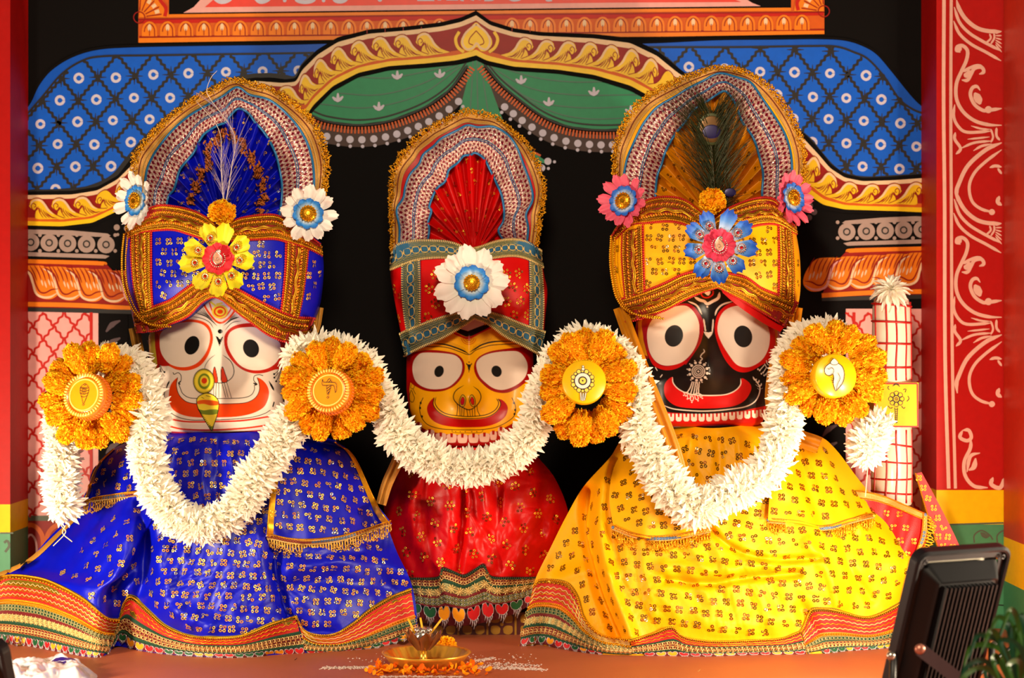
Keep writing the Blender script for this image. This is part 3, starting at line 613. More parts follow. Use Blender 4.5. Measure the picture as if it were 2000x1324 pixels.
    f(leaf, YLW); f('482 975 530 962 600 966 668 978 670 1006 600 1012 540 998 486 1000', (226, 90, 20)); f('492 1048 540 1056 600 1048 664 1050 660 1084 600 1096 540 1092 512 1084', OLV); f('584 1190 610 1200 628 1190 610 1240', OLV)
    k(leaf, 5, cl=True)
    for s in ('600 935 560 925', '520 940 540 950'): k(s, 3)
    L_ = t(leaf); 
    for i in range(12): k(f'{488+i*9.5} {1050+i*15} {500+i*9.5} {1058+i*13}', 4)
def face_yellow(R):
    t = lambda s: T(780, 620, 5.0933, s)
    f = lambda s, c, sm=True: R.fill(t(s), c, sm); k = lambda s, w_, c=BLK, tp=0, cl=False: R.stroke(t(s), w_*(1.45 if c == BLK else 1)/5.0933, c, True, cl, tp)
    e = lambda x, y, rx, ry, c, r=0: R.ell(780+x/5.0933, 620+y/5.0933, rx/5.0933, ry/5.0933, c, r)
    DR = (156, 2, 2)
    f('40 380 118 380 112 640 100 720 108 900 120 990 40 990', DR, False); f('1300 280 1400 280 1400 900 1330 900 1310 640', DR, False)
    f('80 380 150 345 300 322 450 335 560 360 625 410 650 475 645 545 605 620 540 684 450 727 350 738 250 726 160 684 110 645 85 600', DR)
    f('130 520 140 440 180 380 230 352 340 350 460 358 550 375 605 420 625 480 612 560 562 632 490 690 400 712 290 708 200 670 150 610', (226, 205, 188))
    f('1330 290 1200 296 1050 312 900 338 800 385 755 440 742 510 768 590 830 662 900 718 980 747 1080 747 1180 702 1260 645 1330 610', DR)
    f('765 480 785 420 850 375 950 348 1080 335 1180 340 1240 390 1275 470 1265 560 1220 630 1130 690 1030 720 940 705 860 650 795 580', (226, 205, 188))
    e(395, 536, 46, 58, BLK, 20); e(967, 535, 50, 58, BLK, -25)
    k('515 140 600 180 690 205 800 150 910 98', 20, (206, 16, 14)); f('560 60 560 120 590 108 680 135 850 62 850 120 690 190 590 150 560 120', BLK, False); f('560 100 590 108 685 134 845 72 845 -60 560 -60', (230, 214, 206), False)
    k('560 118 600 140 684 172 790 130 880 84', 26, BLK)
    for r in (34, 54, 72): k(' '.join(f'{690+r*math.cos(a)} {200+r*.95*math.sin(a)}' for a in np.linspace(.15, math.pi-.15, 9)), 6, (206, 60, 14))
    f('676 190 706 186 700 226 686 228', (210, 24, 14))
    k('296 256 450 268 560 300 640 333 695 366', 10, tp=.3); k('250 290 400 290 500 305 600 340 695 369 760 325 850 292 950 272 1220 260', 5.5); k('700 345 760 308 830 268 950 240 1170 235', 10, tp=.3)
    for i in range(26):
        x = 380+i*11.5; yb = np.interp(x, [300, 450, 560, 640, 695], [258, 268, 300, 333, 360]); k(f'{x} {yb} {x-34+i*.6} {yb-54+i*.4}', 3.2, tp=.4)
        x = 715+i*16; yb = np.interp(x, [700, 760, 830, 950, 1160], [345, 308, 268, 240, 235]); k(f'{x} {yb} {x+30} {yb-50-(i % 3)*3}', 3.2, tp=.4)
    k('665 452 675 468 700 478 715 466 722 452', 7, tp=.2); f('674 466 714 466 706 500 692 548 682 500', BLK, False); e(693, 444, 7, 7, BLK)
    k('640 675 570 720 540 770 545 820 590 870 640 900 690 918 740 900 790 850 812 790 790 730 735 685', 6.5, tp=.08)
    for s in ('630 772 605 810 600 850 612 880 640 880 655 840 655 800', '722 772 700 800 702 840 722 878 745 880 752 850 748 810'):
        c = t(s).mean(0); k(s, 10, BLK, cl=True); f(s, (230, 180, 40)); q = t(s); q = c+(q-c)*.72; R.fill(q, (206, 14, 20)); R.stroke(q, .9, BLK, True, True)
    for s in ('575 860 580 900 570 975', '600 872 603 975', '622 890 620 978', '645 900 640 980', '670 912 680 980', '700 915 705 980', '725 905 728 980', '748 890 752 980', '772 868 778 925 802 975'): k(s, 5)
    k('365 790 355 850 390 910 460 955 560 975 700 985 850 970 940 930 980 880 985 840 965 805', 6, tp=.05)
    lipi = '345 800 338 870 390 940 480 985 600 1004 760 1004 880 987 960 942 1002 885 1006 845 985 812'
    f('345 800 300 840 275 900 290 970 340 1030 430 1070 560 1090 700 1092 850 1085 970 1050 1050 990 1078 920 1070 870 1030 825 990 812 1008 850 1004 890 962 948 880 993 760 1012 600 1010 480 990 388 945 335 870', (182, 2, 2)); k(lipi, 6)
    k('235 800 205 870 205 940 230 1010 290 1070 400 1105 520 1115 700 1118 850 1112 980 1085 1100 1020 1150 960 1155 880 1120 800', 5)
    for x, y in ((212, 850), (206, 900), (225, 985), (1140, 850), (1152, 920), (1145, 960)): e(x, y, 10, 13, BLK)
    k('525 1120 530 1140 600 1148 760 1148 820 1140 832 1116', 3); [e(x, 1136, 5, 5, BLK) for x in (560, 605, 655, 720, 770)]
    f('60 880 110 960 160 1048 220 1092 300 1134 450 1160 700 1172 900 1156 1000 1122 1150 1040 1300 1000 1300 1400 60 1400', (160, 12, 10), False)
    for x, y, w_ in ((190, 1095, 60), (300, 1165, 84), (412, 1198, 92), (520, 1206, 88), (627, 1210, 88), (738, 1208, 88), (846, 1200, 92), (935, 1180, 60), (1010, 1140, 50)):
        f(f'{x-w_/2} {y-40} {x+w_/2} {y-42} {x+w_/2} {y+22} {x+w_*.3} {y+38} {x-w_*.3} {y+38} {x-w_/2} {y+22}', (224, 180, 160)); f(f'{x-14} {y-56} {x+14} {y-56} {x+11} {y-14} {x-11} {y-14}', (160, 12, 10), False)
    k('120 665 112 700 140 706 150 680', 3.5); k('118 720 100 780 108 830 135 840 150 800 135 760 125 730', 4); k('135 710 160 760', 3.5); k('1250 760 1240 790 1262 800', 4)
def face_black(R):
    t = lambda s: T(1210, 560, 4.5657, s)
    f = lambda s, c, sm=True: R.fill(t(s), c, sm); k = lambda s, w_, c=(226, 205, 190), tp=0, cl=False: R.stroke(t(s), w_/4.5657, c, True, cl, tp)
    e = lambda x, y, rx, ry, c, r=0: R.ell(1210+x/4.5657, 560+y/4.5657, rx/4.5657, ry/4.5657, c, r)
    WC = (228, 208, 194); CR = (200, 16, 16)
    f('100 250 215 250 215 480 260 640 200 640 100 500', (150, 14, 20), False); f('163 260 208 260 212 470 250 620 205 600 168 480', (226, 150, 14), False)
    f('1350 250 1500 250 1500 500 1400 680 1385 640', (176, 24, 12), False); f('1362 300 1410 300 1412 500 1396 600 1384 560 1372 420', (220, 150, 20), False)
    f('205 290 330 240 430 185 560 150 640 160 700 220 747 310 747 400 717 500 662 592 600 672 520 724 430 744 350 728 290 684 240 564 212 450', (160, 12, 34)); k('590 690 660 592 717 500 745 400', 10, (176, 12, 26))
    f('240 560 290 684 350 728 430 744 520 724 600 672 560 660 430 712 330 680', CR)
    f('245 440 260 350 310 270 380 220 480 180 580 168 640 200 690 270 712 350 705 450 670 550 610 630 540 680 440 703 360 690 300 640 262 560', WC)
    f('850 400 860 290 892 220 960 160 1050 138 1150 168 1300 255 1372 325 1392 500 1387 640 1320 672 1260 702 1180 747 1100 764 1020 737 950 662 890 542', CR)
    f('875 400 885 300 930 220 1000 180 1080 170 1150 190 1240 250 1310 330 1340 420 1330 540 1280 640 1200 700 1120 718 1040 690 970 600 910 500', WC)
    e(485, 438, 81, 98, (34, 30, 30), 14); e(1102, 443, 81, 98, (34, 30, 30), -12)
    k('612 130 690 168 734 246', 15, tp=.2); k('1010 130 920 158 870 205 852 256', 15, tp=.2)
    k('670 92 715 118 755 130 783 152 830 130 880 100 892 50', 26, tp=.1); k('783 150 783 205', 11, tp=.2); e(783, 178, 9, 8, WC); k('720 50 745 90 790 96 830 70 835 40', 12, CR); f('750 40 790 80 810 40', WC)
    k('750 285 760 350 768 400', 13, tp=.1); k('835 288 832 350 826 400', 13, tp=.1); f('750 400 778 404 793 408 812 402 834 398 822 430 793 462 766 432', WC, False)
    k('750 555 756 580 735 600 722 625 738 642 722 662', 8, tp=.1)
    for r, w_ in ((56, 9), (40, 8), (25, 8)): R.ring(1210+703/4.5657, 560+755/4.5657, r/4.5657, r/4.5657, w_/4.5657, WC)
    e(703, 755, 10, 10, WC)
    for i in range(12):
        a = i*math.pi/6+.2; e(703+80*math.cos(a), 755+80*math.sin(a), 12.5, 12.5, WC); e(703+101*math.cos(a), 755+101*math.sin(a), 5.5, 5.5, WC)
    for s in ('648 848 630 900 600 948', '663 850 650 900 634 955', '680 850 672 900 660 958', '695 852 690 900 684 958', '712 850 706 900 704 950'): k(s, 8)
    f('475 805 430 830 400 880 400 950 430 1010 500 1060 600 1080 750 1085 900 1080 1030 1060 1120 1010 1170 930 1172 880 1140 840 1090 816 1082 870 1042 922 972 957 880 970 730 970 620 957 530 917 478 862', (206, 20, 20))
    k('472 805 480 860 530 915 620 955 730 968 880 968 970 955 1040 920 1080 870 1080 818', 10, tp=.06)
    for s in ('648 848 630 900 600 948', '663 850 650 900 634 955', '680 850 672 900 660 958', '695 852 690 900 684 958', '712 850 706 900 704 950'): k(s, 8)
    for s in ('572 948 600 940 640 962 700 950 735 966', '580 952 590 975 610 958', '605 965 610 995 630 990 628 960', '640 975 632 1005 650 1018 660 990 645 970', '672 975 680 1002 702 1000 695 965', '712 960 722 985 738 975'): k(s, 7)
    for x, y in ((572, 968), (605, 1000), (645, 1030), (700, 1016), (738, 994)): e(x, y, 6, 6, WC)
    k('380 1050 455 1082 540 1097 700 1108 850 1105 1000 1090 1120 1070 1200 1030 1240 970 1252 900 1225 850 1190 800', 10, tp=.08)
    for s in ('1190 805 1205 830 1225 822', '1215 850 1240 850 1245 832', '1235 890 1260 880 1265 860', '1215 872 1235 890', '1250 915 1275 905', '1230 905 1250 920'): k(s, 11, tp=.2)
    f('250 1080 460 1122 700 1135 900 1127 1100 1105 1300 1062 1320 1300 250 1300', (196, 18, 16), False)
    for i in range(14):
        x = 392+i*68; y = 1166-max(0, x-850)*.085+max(0, 520-x)*-.02
        f(f'{x-27} {y-34} {x-9} {y-34} {x-7} {y-4} {x+7} {y-4} {x+9} {y-34} {x+27} {y-34} {x+26} {y+22} {x+14} {y+34} {x-14} {y+34} {x-26} {y+22}', (236, 220, 205), False)
    for s in ('1310 660 1320 690 1350 700 1365 680', '1330 650 1345 668', '1295 690 1320 725 1370 720', '1290 700 1255 740', '1310 720 1285 760', '1340 730 1310 775', '1350 740 1345 790'): k(s, 8)
    for x, y in ((1250, 745), (1280, 765), (1305, 782), (1235, 735), (1290, 790), (1345, 660), (1265, 775)): e(x, y, 7, 8, WC)
    for s in ('380 785 365 805', '320 720 335 745'): k(s, 8)
IDOLS = {}
def idol(key, label, px0, hb, yc):
    base = W(px0, 700, yc); o = emp('wooden_idol', (base[0], yc, 0)); tag(o, label, 'idol'); IDOLS[key] = o
    b, s = hb; h = b.build('head', o, loc=(base[0], yc, 0)); h.location = (0, 0, 0); return o, s, base[0]
def idol_body(o, x0, yc, halfw, ztop, m, arms, z0=0):
    b = MB(); a = np.linspace(0, 2*math.pi, 24, endpoint=False); V = []
    zs = [(.0, 1.15), (.02, 1.18), (.08, 1.1), (ztop*.6, .95), (ztop, .8)]
    for z, r in zs: V.append(np.stack([halfw*r*np.cos(a), .75*halfw*r*np.sin(a), 0*a+z0+z*(ztop-z0)/ztop], 1))
    b.add(np.concatenate(V), gridf(len(zs), 24, True), m); t = b.build('body', o)
    for P in arms:
        b = MB(); P = A(P)-A([x0, yc, 0]); b.add(*tube(cat(P, 6), .022, 12), m); q = b.build('arm', o)
hA = head([(560, 108, .8), (600, 128, 1), (660, 141, 1.02), (700, 139, 1.02), (760, 131, 1), (800, 122, .97), (828, 114, .93), (840, 108, .88), (846, 96, .75)], 431, .25, .105,
    [(431, 735, 15, 95, .018, 1.6), (431, 758, 34, 34, .030, 2), (425, 800, 90, 30, .006, 2)], WHT, face_white)
oA, sA, xA = idol('white', 'white-faced wooden idol with round eyes and orange smile, in blue turban', 431, hA, .25)
hB = head([(600, 100, .85), (650, 118, 1), (700, 124, 1.02), (760, 124, 1.02), (800, 119, 1), (830, 106, .97), (850, 90, .92), (868, 76, .86), (880, 60, .7)], 918, .36, .10,
    [(916, 700, 14, 60, .010, 1.6), (914, 778, 27, 24, .028, 2), (916, 815, 60, 26, .008, 2)], (248, 172, 0), face_yellow)
oB, sB, xB = idol('yellow', 'smaller yellow-faced wooden idol with red smile, in red turban', 918, hB, .36)
hC = head([(550, 110, .85), (590, 134, 1), (640, 142, 1.03), (700, 138, 1.03), (750, 131, 1), (790, 121, .97), (815, 111, .93), (828, 104, .88), (833, 94, .75)], 1383, .25, .105,
    [(1384, 690, 20, 60, .028, 1.7), (1384, 728, 52, 46, .050, 2), (1384, 790, 90, 24, .006, 2)], (22, 16, 15), face_black)
oC, sC, xC = idol('black', 'black-faced wooden idol with huge round eyes, in golden yellow turban', 1383, hC, .25)
M_wood = mat('dark_wood', (60, 26, 20), .5); M_armg = mat('grey_arm_paint', (120, 112, 130), .45)
idol_body(oA, xA, .25, .11, .47, M_wood, [[W(315, 770, .24), W(260, 776, .16), W(190, 774, .05)], [W(548, 770, .24), W(600, 765, .16), W(650, 762, .05)]])
idol_body(oB, xB, .38, .07, .42, M_wood, [], .049)
idol_body(oC, xC, .25, .11, .47, M_armg, [[W(1275, 760, .24), W(1215, 752, .16), W(1148, 748, .05)], [W(1492, 760, .24), W(1570, 745, .16), W(1640, 738, .05)]])
# ------------------------------------------------------------------ trims
class Lanes:
    def __init__(s, mb, surf): s.b = mb; s.s = surf; G = surf.G; s.L = np.linalg.norm(np.diff(G.mean(0), axis=0), axis=1).sum(); s.Wd = np.linalg.norm(np.diff(G.mean(1), axis=0), axis=1).sum()
    def flat(s, v0, v1, m, h=.0004):
        n = s.s.nc; u = np.linspace(0, 1, n); a = s.s.off(u, 0*u+v0, h); c = s.s.off(u, 0*u+(v0+v1)/2, h+.0006); e = s.s.off(u, 0*u+v1, h)
        s.b.add(np.vstack([a, c, e]), gridf(3, n), m)
    def rope(s, v, r, m, h=.001, ang=.7, gap=1.7, m2=None, u0=0, u1=1):
        n = max(2, int(s.L*(u1-u0)/(r*gap))); u = np.linspace(u0, u1, n); P, N, Tg = s.s.at(u, 0*u+v); R = frames(N, Tg, np.full(n, ang)); sc_ = A([1.5, .72, .8])*r
        if m2 is not None: s.b.inst(SPHL, (R*sc_)[::2], (P+N*h)[::2], m); s.b.inst(SPHL, (R*sc_)[1::2], (P+N*h)[1::2], m2)
        else: s.b.inst(SPHL, R*sc_, P+N*h, m)
    def bead(s, v, r, m, h=.001, gap=2.3, jit=0, m2=None, pr=.3):
        n = max(2, int(s.L/(r*gap))); u = np.linspace(0, 1, n); P, N, Tg = s.s.at(u, v+rng.normal(0, 1, n)*jit); R = frames(N, Tg)*r; k = rng.random(n) < pr
        if m2 is not None: s.b.inst(SPHL, R[k], (P+N*h)[k], m2); s.b.inst(SPHL, R[~k], (P+N*h)[~k], m)
        else: s.b.inst(SPHL, R, P+N*h, m)
    def wave(s, v, amp, wl, r, m, h=.0012, ph=0, k=5):
        n = max(8, int(s.L/wl*9)); u = np.linspace(0, 1, n); P = s.s.off(u, v+amp*np.sin(u*s.L/wl*2*math.pi+ph), h); s.b.add(*tube(P, r, k), m)
    def chain(s, v, R_, m, h=.0014, m2=None):
        n = max(2, int(s.L/(R_*1.55))); u = np.linspace(0, 1, n); P, N, Tg = s.s.at(u, 0*u+v); F = frames(N+Tg*.45*np.where(np.arange(n) % 2, 1, -1)[:, None], Tg)*R_
        s.b.inst(torus(1, .3, 9, 4), F, P+N*h, m)
        if m2 is not None: s.b.inst(SPHL, frames(N, Tg)*(R_*.45), P+N*h, m2)
    def links(s, v, w_, hgt, r, m, h=.0014):
        n = max(2, int(s.L/w_)); u = (np.arange(n)+.5)/n; a = np.linspace(0, 2*math.pi, 10, endpoint=False)+.3
        for q in u:
            P = s.s.off(q+.44*w_/s.L*np.sign(np.cos(a))*np.abs(np.cos(a))**.6, v+hgt*np.sign(np.sin(a))*np.abs(np.sin(a))**.6, h); s.b.add(*tube(P, r, 4, True), m)
    def loops(s, v, R_, m, out=1, h=.0006):
        n = max(2, int(s.L/(R_*1.9))); u = np.linspace(0, 1, n); P, N, Tg = s.s.at(u, 0*u+v); s.b.inst(SPHL, frames(N, Tg)*(A([1, 1.2, .7])*R_), P+N*h, m)
    def stars(s, v, R_, m, h=.001):
        n = max(2, int(s.L/(R_*1.5))); a = np.linspace(0, 2*math.pi, 9, endpoint=False); P, N, Tg = s.s.at((np.arange(n)+.5)/n, np.full(n, v)); F = frames(N, Tg, rng.random(n)*3)
        for x in a: 
            d = F[:, :, 0]*math.cos(x)+F[:, :, 1]*math.sin(x); s.b.inst(SPHL, frames(N, d)*(A([.5, .11, .16])*R_), P+N*h+d*R_*.5, m)
        s.b.inst(SPHL, F*(R_*.22), P+N*(h+.001), m)
    def hearts(s, v0, v1, wid, cols, m, tass=.010):
        """scalloped hearts edged in silver, tassels below"""
        n = max(2, int(s.L/wid)); hw = .46*wid/s.L
        for i in range(n):
            c = (i+.5)/n; x = A([0, -.35, -.8, -1, -.85, -.45, 0, .45, .85, 1, .8, .35])*hw+c; y = A([.3, .02, .05, .35, .7, .92, 1, .92, .7, .35, .05, .02])*(v1-v0)+v0
            P = s.s.off(x, y, .001); ctr = s.s.off(A([c]), A([(v0+v1)/2]), .002); k = np.arange(12)
            s.b.add(np.vstack([P, ctr]), np.stack([k, (k+1) % 12, 0*k+12], 1), cols[int(i*len(cols)/n*3) % len(cols)] if len(cols) < 8 else cols[i % len(cols)]); s.b.add(*tube(P, .0009, 4, True), m)
            for j in range(5):
                q = c+(j-2)*hw*.28; p0 = s.s.off(A([q]), A([v1-abs(j-2)*.1*(v1-v0)]), .001)[0]; l_ = tass*(1-.18*abs(j-2)); s.b.add(*tube(np.array([p0, p0+[.001, -.001, -l_*.5], p0+[-.0008, 0, -l_]]), .0009, 4), m)
def braid(mb, surf, kind='gold', edge='both'):
    """the wide gold and red braid used on the turbans"""
    g = Lanes(mb, surf); Wd = g.Wd; surf.mesh(mb, M_braid)
    g.flat(0, 1, M_braid, .0002)
    r = Wd/9
    g.loops(.03, .0026, M_tred); g.loops(.97, .0026, M_tred)
    g.rope(.12, .0026, M_goldl, .0016); g.rope(.20, .0018, M_goldd, .0016, -.7)
    g.rope(.31, .0030, M_tora, .0016, .9, 1.9, M_gold); g.rope(.37, .0022, M_goldd, .0012, -.9, 2.0); g.bead(.42, .0017, M_goldd, .0012)
    g.wave(.55, .035, .040, .0021, M_goldd, .0022); g.wave(.515, .035, .040, .0014, M_gold, .0022); g.wave(.60, .035, .040, .0014, M_gold, .0022)
    g.rope(.70, .0030, M_goldl, .0016, -.9, 1.9, M_tora); g.rope(.76, .0022, M_goldd, .0012, .9, 2.0)
    g.rope(.82, .0024, M_goldd, .0016); g.rope(.90, .0024, M_gold, .0018, -.7)
    # loose sparkle
    n = int(g.L*900); u = rng.random(n); v = .1+.8*rng.random(n); P, N, Tg = surf.at(u, v); mb.inst(SPHL, frames(N, Tg)*.0011, P+N*.003, M_gold)
def braid_blue(mb, surf):
    g = Lanes(mb, surf); surf.mesh(mb, M_tblu); g.flat(0, 1, M_tblu, .0002)
    for v in (.06, .94): g.rope(v, .0024, M_crm, .0014, 1.57, 1.9)
    for v in (.16, .24, .76, .84): g.rope(v, .0017, M_sage, .0014, .8, 2.2)
    g.links(.5, .021, .15, .0010, M_crm, .0018); g.wave(.31, .012, .012, .0009, M_sage, .0014); g.wave(.69, .012, .012, .0009, M_sage, .0014)
    n = max(2, int(g.L/.021)); u = np.arange(n)/n; P, N, Tg = surf.at(u, 0*u+.5); mb.inst(SPHL, frames(N, Tg)*(A([1.2, 3, .8])*.0013), P+N*.0016, M_crm)
def seq_motifs(mb, C, N, r=.0033, n=4, R=.0055, mats=(None,), pr=(1,), tilt=.25, jit=.0):
    t = annulus(.46, 1, 10, .12)
    k = len(C)
    if not k: return
    F = frames(N, None, rng.random(k)*6.28 if jit else rng.normal(0, .15, k)); P = []; Nn = []
    for i in range(n):
        a = 2*math.pi*i/n+math.pi/4; P.append(C+R*(F[:, :, 0]*math.cos(a)+F[:, :, 1]*math.sin(a))); Nn.append(N+rng.normal(0, tilt, (k, 3)))
    if n > 4: P.append(C); Nn.append(N+rng.normal(0, tilt, (k, 3)))
    P = np.concatenate(P); Nn = np.concatenate(Nn); drop = rng.random(len(P)) < .06; P = P[~drop]; Nn = Nn[~drop]
    ch = rng.choice(len(mats), len(P), p=A(pr)/sum(pr))
    for i, m in enumerate(mats): q = ch == i; mb.inst(t, frames(Nn[q], None, rng.random(q.sum())*6)*r, P[q]+unit(Nn[q])*.0014, m)
def scatter(surf, poly, step, rowshift=.5, jit=2.0, ang=0):
    poly = A(poly); x0, y0 = poly.min(0); x1, y1 = poly.max(0); out = []; c, s_ = math.cos(ang), math.sin(ang); cx, cy = (x0+x1)/2, (y0+y1)/2; R_ = max(x1-x0, y1-y0)
    for i, yy in enumerate(np.arange(-R_, R_, step)):
        for xx in np.arange(-R_, R_, step): 
            X = xx+(i % 2)*step*rowshift; out.append((cx+X*c-yy*s_+random.uniform(-jit, jit), cy+X*s_+yy*c+random.uniform(-jit, jit)))
    out = np.array(out); out = out[inpoly(out[:, 0], out[:, 1], poly)]
    P, N, h = surf.cast(out[:, 0], out[:, 1]); return P[h], N[h]
# ------------------------------------------------------------------ turbans
def wrap(top, bot, left, right, yc, B, creases, nr=90, nc=170, back=.75, pw=2.3):
    Q = coons(top, bot, left, right, nr, nc); u = np.linspace(-1, 1, nc)[None]; v = np.linspace(0, 1, nr)[:, None]
    pr = np.clip(1-np.abs(u)**pw, 0, 1)**.5; y = yc-B*pr*(.80+.20*np.sin(math.pi*np.clip(v*.9+.05, 0, 1)))
    for P, w_, amp in creases: y = y-amp*np.exp(-(segdist(Q[..., 0], Q[..., 1], pts(P))/w_)**2)
    S_ = Surf(W(Q[..., 0], Q[..., 1], y)); return S_, Q
def turban_mesh(mb, S_, yc, m, back=.75):
    S_.mesh(mb, m); B = S_.G.copy(); B[..., 1] = yc+(yc-B[..., 1])*back
    mb.add(B.reshape(-1, 3), gridf(S_.nr, S_.nc)[:, ::-1], m); n = S_.nc
    for r in (0, -1): mb.add(np.vstack([S_.G[r], B[r]]), gridf(2, n)[:, ::(1 if r == 0 else -1)], m)
def fan(mbs, centre, inner, outer, frill, y0, tilt, cloth, frcloth, npl=13, amp=.015, seqm=None, cell=.0092):
    """pleated crest: inner fan, brocade band, ribbon and gold lace edge. mbs: dict of mesh builders"""
    n = 420; inn = resample(cat(inner, 6), n); out = resample(cat(outer, 6), n); fr = resample(cat(frill, 6), n); c = A(centre); u = np.linspace(0, 1, n)
    tri = np.abs(((u*npl) % 1)*2-1)**1.3-.5
    k = 40; r = np.linspace(.03, 1, k)[:, None, None]; Q = c*(1-r)+inn[None]*r
    y = y0+tilt*(Q[..., 1]-c[1])/300-amp*2*tri[None]*np.linspace(.1, 1, k)[:, None]
    F1 = Surf(W(Q[..., 0], Q[..., 1], y)); F1.mesh(mbs['fan'], cloth, thick=.003)
    kk = 26; v = np.linspace(0, 1, kk)[:, None, None]; Q = inn[None]*(1-v)+out[None]*v; vv = v[..., 0]
    rip = np.sin(u*34+1.3)*.5+np.sin(u*61+vv[:, 0][:, None]*2)*.35+np.sin(u*17)*.5
    y = y0+tilt*(Q[..., 1]-c[1])/300-.010-.013*np.sin(math.pi*vv)-.006*rip*(1-.6*vv)
    S2 = Surf(W(Q[..., 0], Q[..., 1], y)); L = np.linalg.norm(np.diff(S2.G[kk//2], axis=0), axis=1).sum(); Wd = np.linalg.norm(np.diff(S2.G[:, n//2], axis=0), axis=1).sum()
    U, V_ = np.meshgrid(u*L/cell, np.linspace(0, 1, kk)*Wd/cell); Bk = S2.G-S2.N*.003
    mbs['band'].add(S2.G.reshape(-1, 3), gridf(kk, n), M_brocade, True, uv=np.stack([U, V_], -1).reshape(-1, 2)); mbs['band'].add(Bk.reshape(-1, 3), gridf(kk, n)[:, ::-1], M_brocade, True, uv=np.stack([U, V_], -1).reshape(-1, 2))
    for vv_ in (.48, .54): mbs['band'].add(*tube(S2.off(u, 0*u+vv_+.02*np.sin(u*40), .0012), .0009, 4), M_pipe)
    nn = int(L*1200); uu = rng.random(nn); P, N, Tg = S2.at(uu, rng.random(nn)); mbs['band'].inst(SPHL, frames(N, Tg)*.0009, P+N*.0008, M_slv)
    for v_ in (0., 1.): mbs['piping'].add(*tube(S2.off(u, 0*u+v_, .001), .0026, 6), M_pipe)
    # backing cloth and ribbon
    kk = 12; v = np.linspace(0, 1, kk)[:, None, None]; rb = out+(fr-out)*.75; i2 = out-(out-c)*.06; Q = i2[None]*(1-v)+rb[None]*v
    y = y0+tilt*(Q[..., 1]-c[1])/300+.006+.004*np.sin(u*45)[None]*v[..., 0]
    S3 = Surf(W(Q[..., 0], Q[..., 1], y)); S3.mesh(mbs['ribbon'], frcloth, thick=.002); g = Lanes(mbs['ribbon'], S3)
    g.flat(.55, .95, M_rib, .0006); g.rope(.55, .0013, M_crm, .001); g.rope(.75, .0016, M_dmar, .001, .7); g.rope(.95, .0014, M_crm, .001)
    # lace edge
    m = int(L*1.1/.0060); uu = np.linspace(0, 1, m); P, N, Tg = S3.at(uu, 0*uu+.95); od = np.cross(Tg, N); cw = W(c[0], c[1], y0); od = od*np.sign(((P-cw)*od).sum(1))[:, None]; od = unit(od)
    Lf = np.linalg.norm(np.stack([np.interp(uu, u, (fr-rb)[:, 0]), np.interp(uu, u, (fr-rb)[:, 1])], 1), axis=1)*.001+.004
    for q in range(m):
        big = .7+.3*math.sin(q*1.4); l_ = Lf[q]*big*1.1; z = [(-.0055, .1), (-.005, .6), (0, 1.15), (.005, .6), (.0055, .1)]
        mbs['lace'].add(*tube(np.array([P[q]+Tg[q]*a+od[q]*l_*b_+N[q]*random.uniform(-.004, .006) for a, b_ in z]), .0012, 4), M_goldl)
    nb = m*9; uu = rng.random(nb); P, N, Tg = S3.at(uu, 0*uu+.95); od = np.cross(Tg, N); od = unit(od*np.sign(((P-cw)*od).sum(1))[:, None]); l_ = np.interp(uu, np.linspace(0, 1, m), Lf)
    mbs['lace'].inst(SPHL, frames(N+rng.normal(0, .5, (nb, 3)), Tg, rng.random(nb)*6)*(A([1.5, .8, .8])*.0019), P+od*(l_*(rng.random(nb)*1.25-.25))[:, None]+N*rng.uniform(-.002, .005, nb)[:, None], M_goldl)
    return F1, S2
TURB = {}
def turban(key, label, yc, B, shape, creases, bands, cloth, seq, fanarg, braidf, poly_seq):
    x0 = W(shape[4], 0, yc)[0]; o = emp('turban', (x0, yc, W(0, shape[5], yc)[2])); tag(o, label, 'turban'); loc = tuple(o.location)
    def bd(mb, name, par=o): r = mb.build(name, par, loc); r.location = (0, 0, 0); return r
    S_, Q = wrap(*[pts(s) if isinstance(s, str) else s for s in shape[:4]], yc, B, creases); b = MB(); turban_mesh(b, S_, yc, cloth)
    for pl, st in poly_seq:
        P, N = scatter(S_, pts(pl), st, .5, 1.5, .0)
        seq_motifs(b, P, N, **seq)
    wr = bd(b, 'wrapped_cloth')
    for tp, bt in bands:
        b = MB(); sb = band(pts(tp), pts(bt), S_, .0022); braidf(b, sb); bd(b, 'trim_band')
    mb = {k: MB() for k in ('fan', 'band', 'piping', 'ribbon', 'lace')}
    F1, S2 = fan(mb, **fanarg)
    nf = fanarg.get('npl', 13); P, N = scatter(F1, np.vstack([pts(' '.join(str(v) for v in fanarg['centre'])), cat(fanarg['inner'], 4)]), 23, .5, 5)
    s2 = dict(seq); s2['n'] = 3; s2['R'] = .0042; s2['r'] = .0028; s2['tilt'] = .4; s2['jit'] = 1; seq_motifs(mb['fan'], P, N, **s2)
    par = bd(mb['fan'], 'pleated_fan'); bd(mb['band'], 'brocade_band'); bd(mb['piping'], 'piping'); bd(mb['ribbon'], 'edge_ribbon'); bd(mb['lace'], 'gold_lace_edge')
    TURB[key] = (o, S_, F1, bd); return o, S_, F1, bd
SEQ_B = dict(mats=(M_seq, M_seqr, M_seqp), pr=(6, 1.4, 1)); SEQ_Y = dict(mats=(M_seqd, M_seqdr, M_seqp), pr=(5, 4, .8)); SEQ_R = dict(mats=(M_seq, M_seqd), pr=(6, 3))
A4 = lambda s: T(240, 390, 4.4125, s); AR = lambda s: T(1180, 370, 4.5659, s); AM = lambda s: T(600, 400, 2.853, s)
st = lambda P: ' '.join(f'{v:.1f}' for v in A(P).ravel())
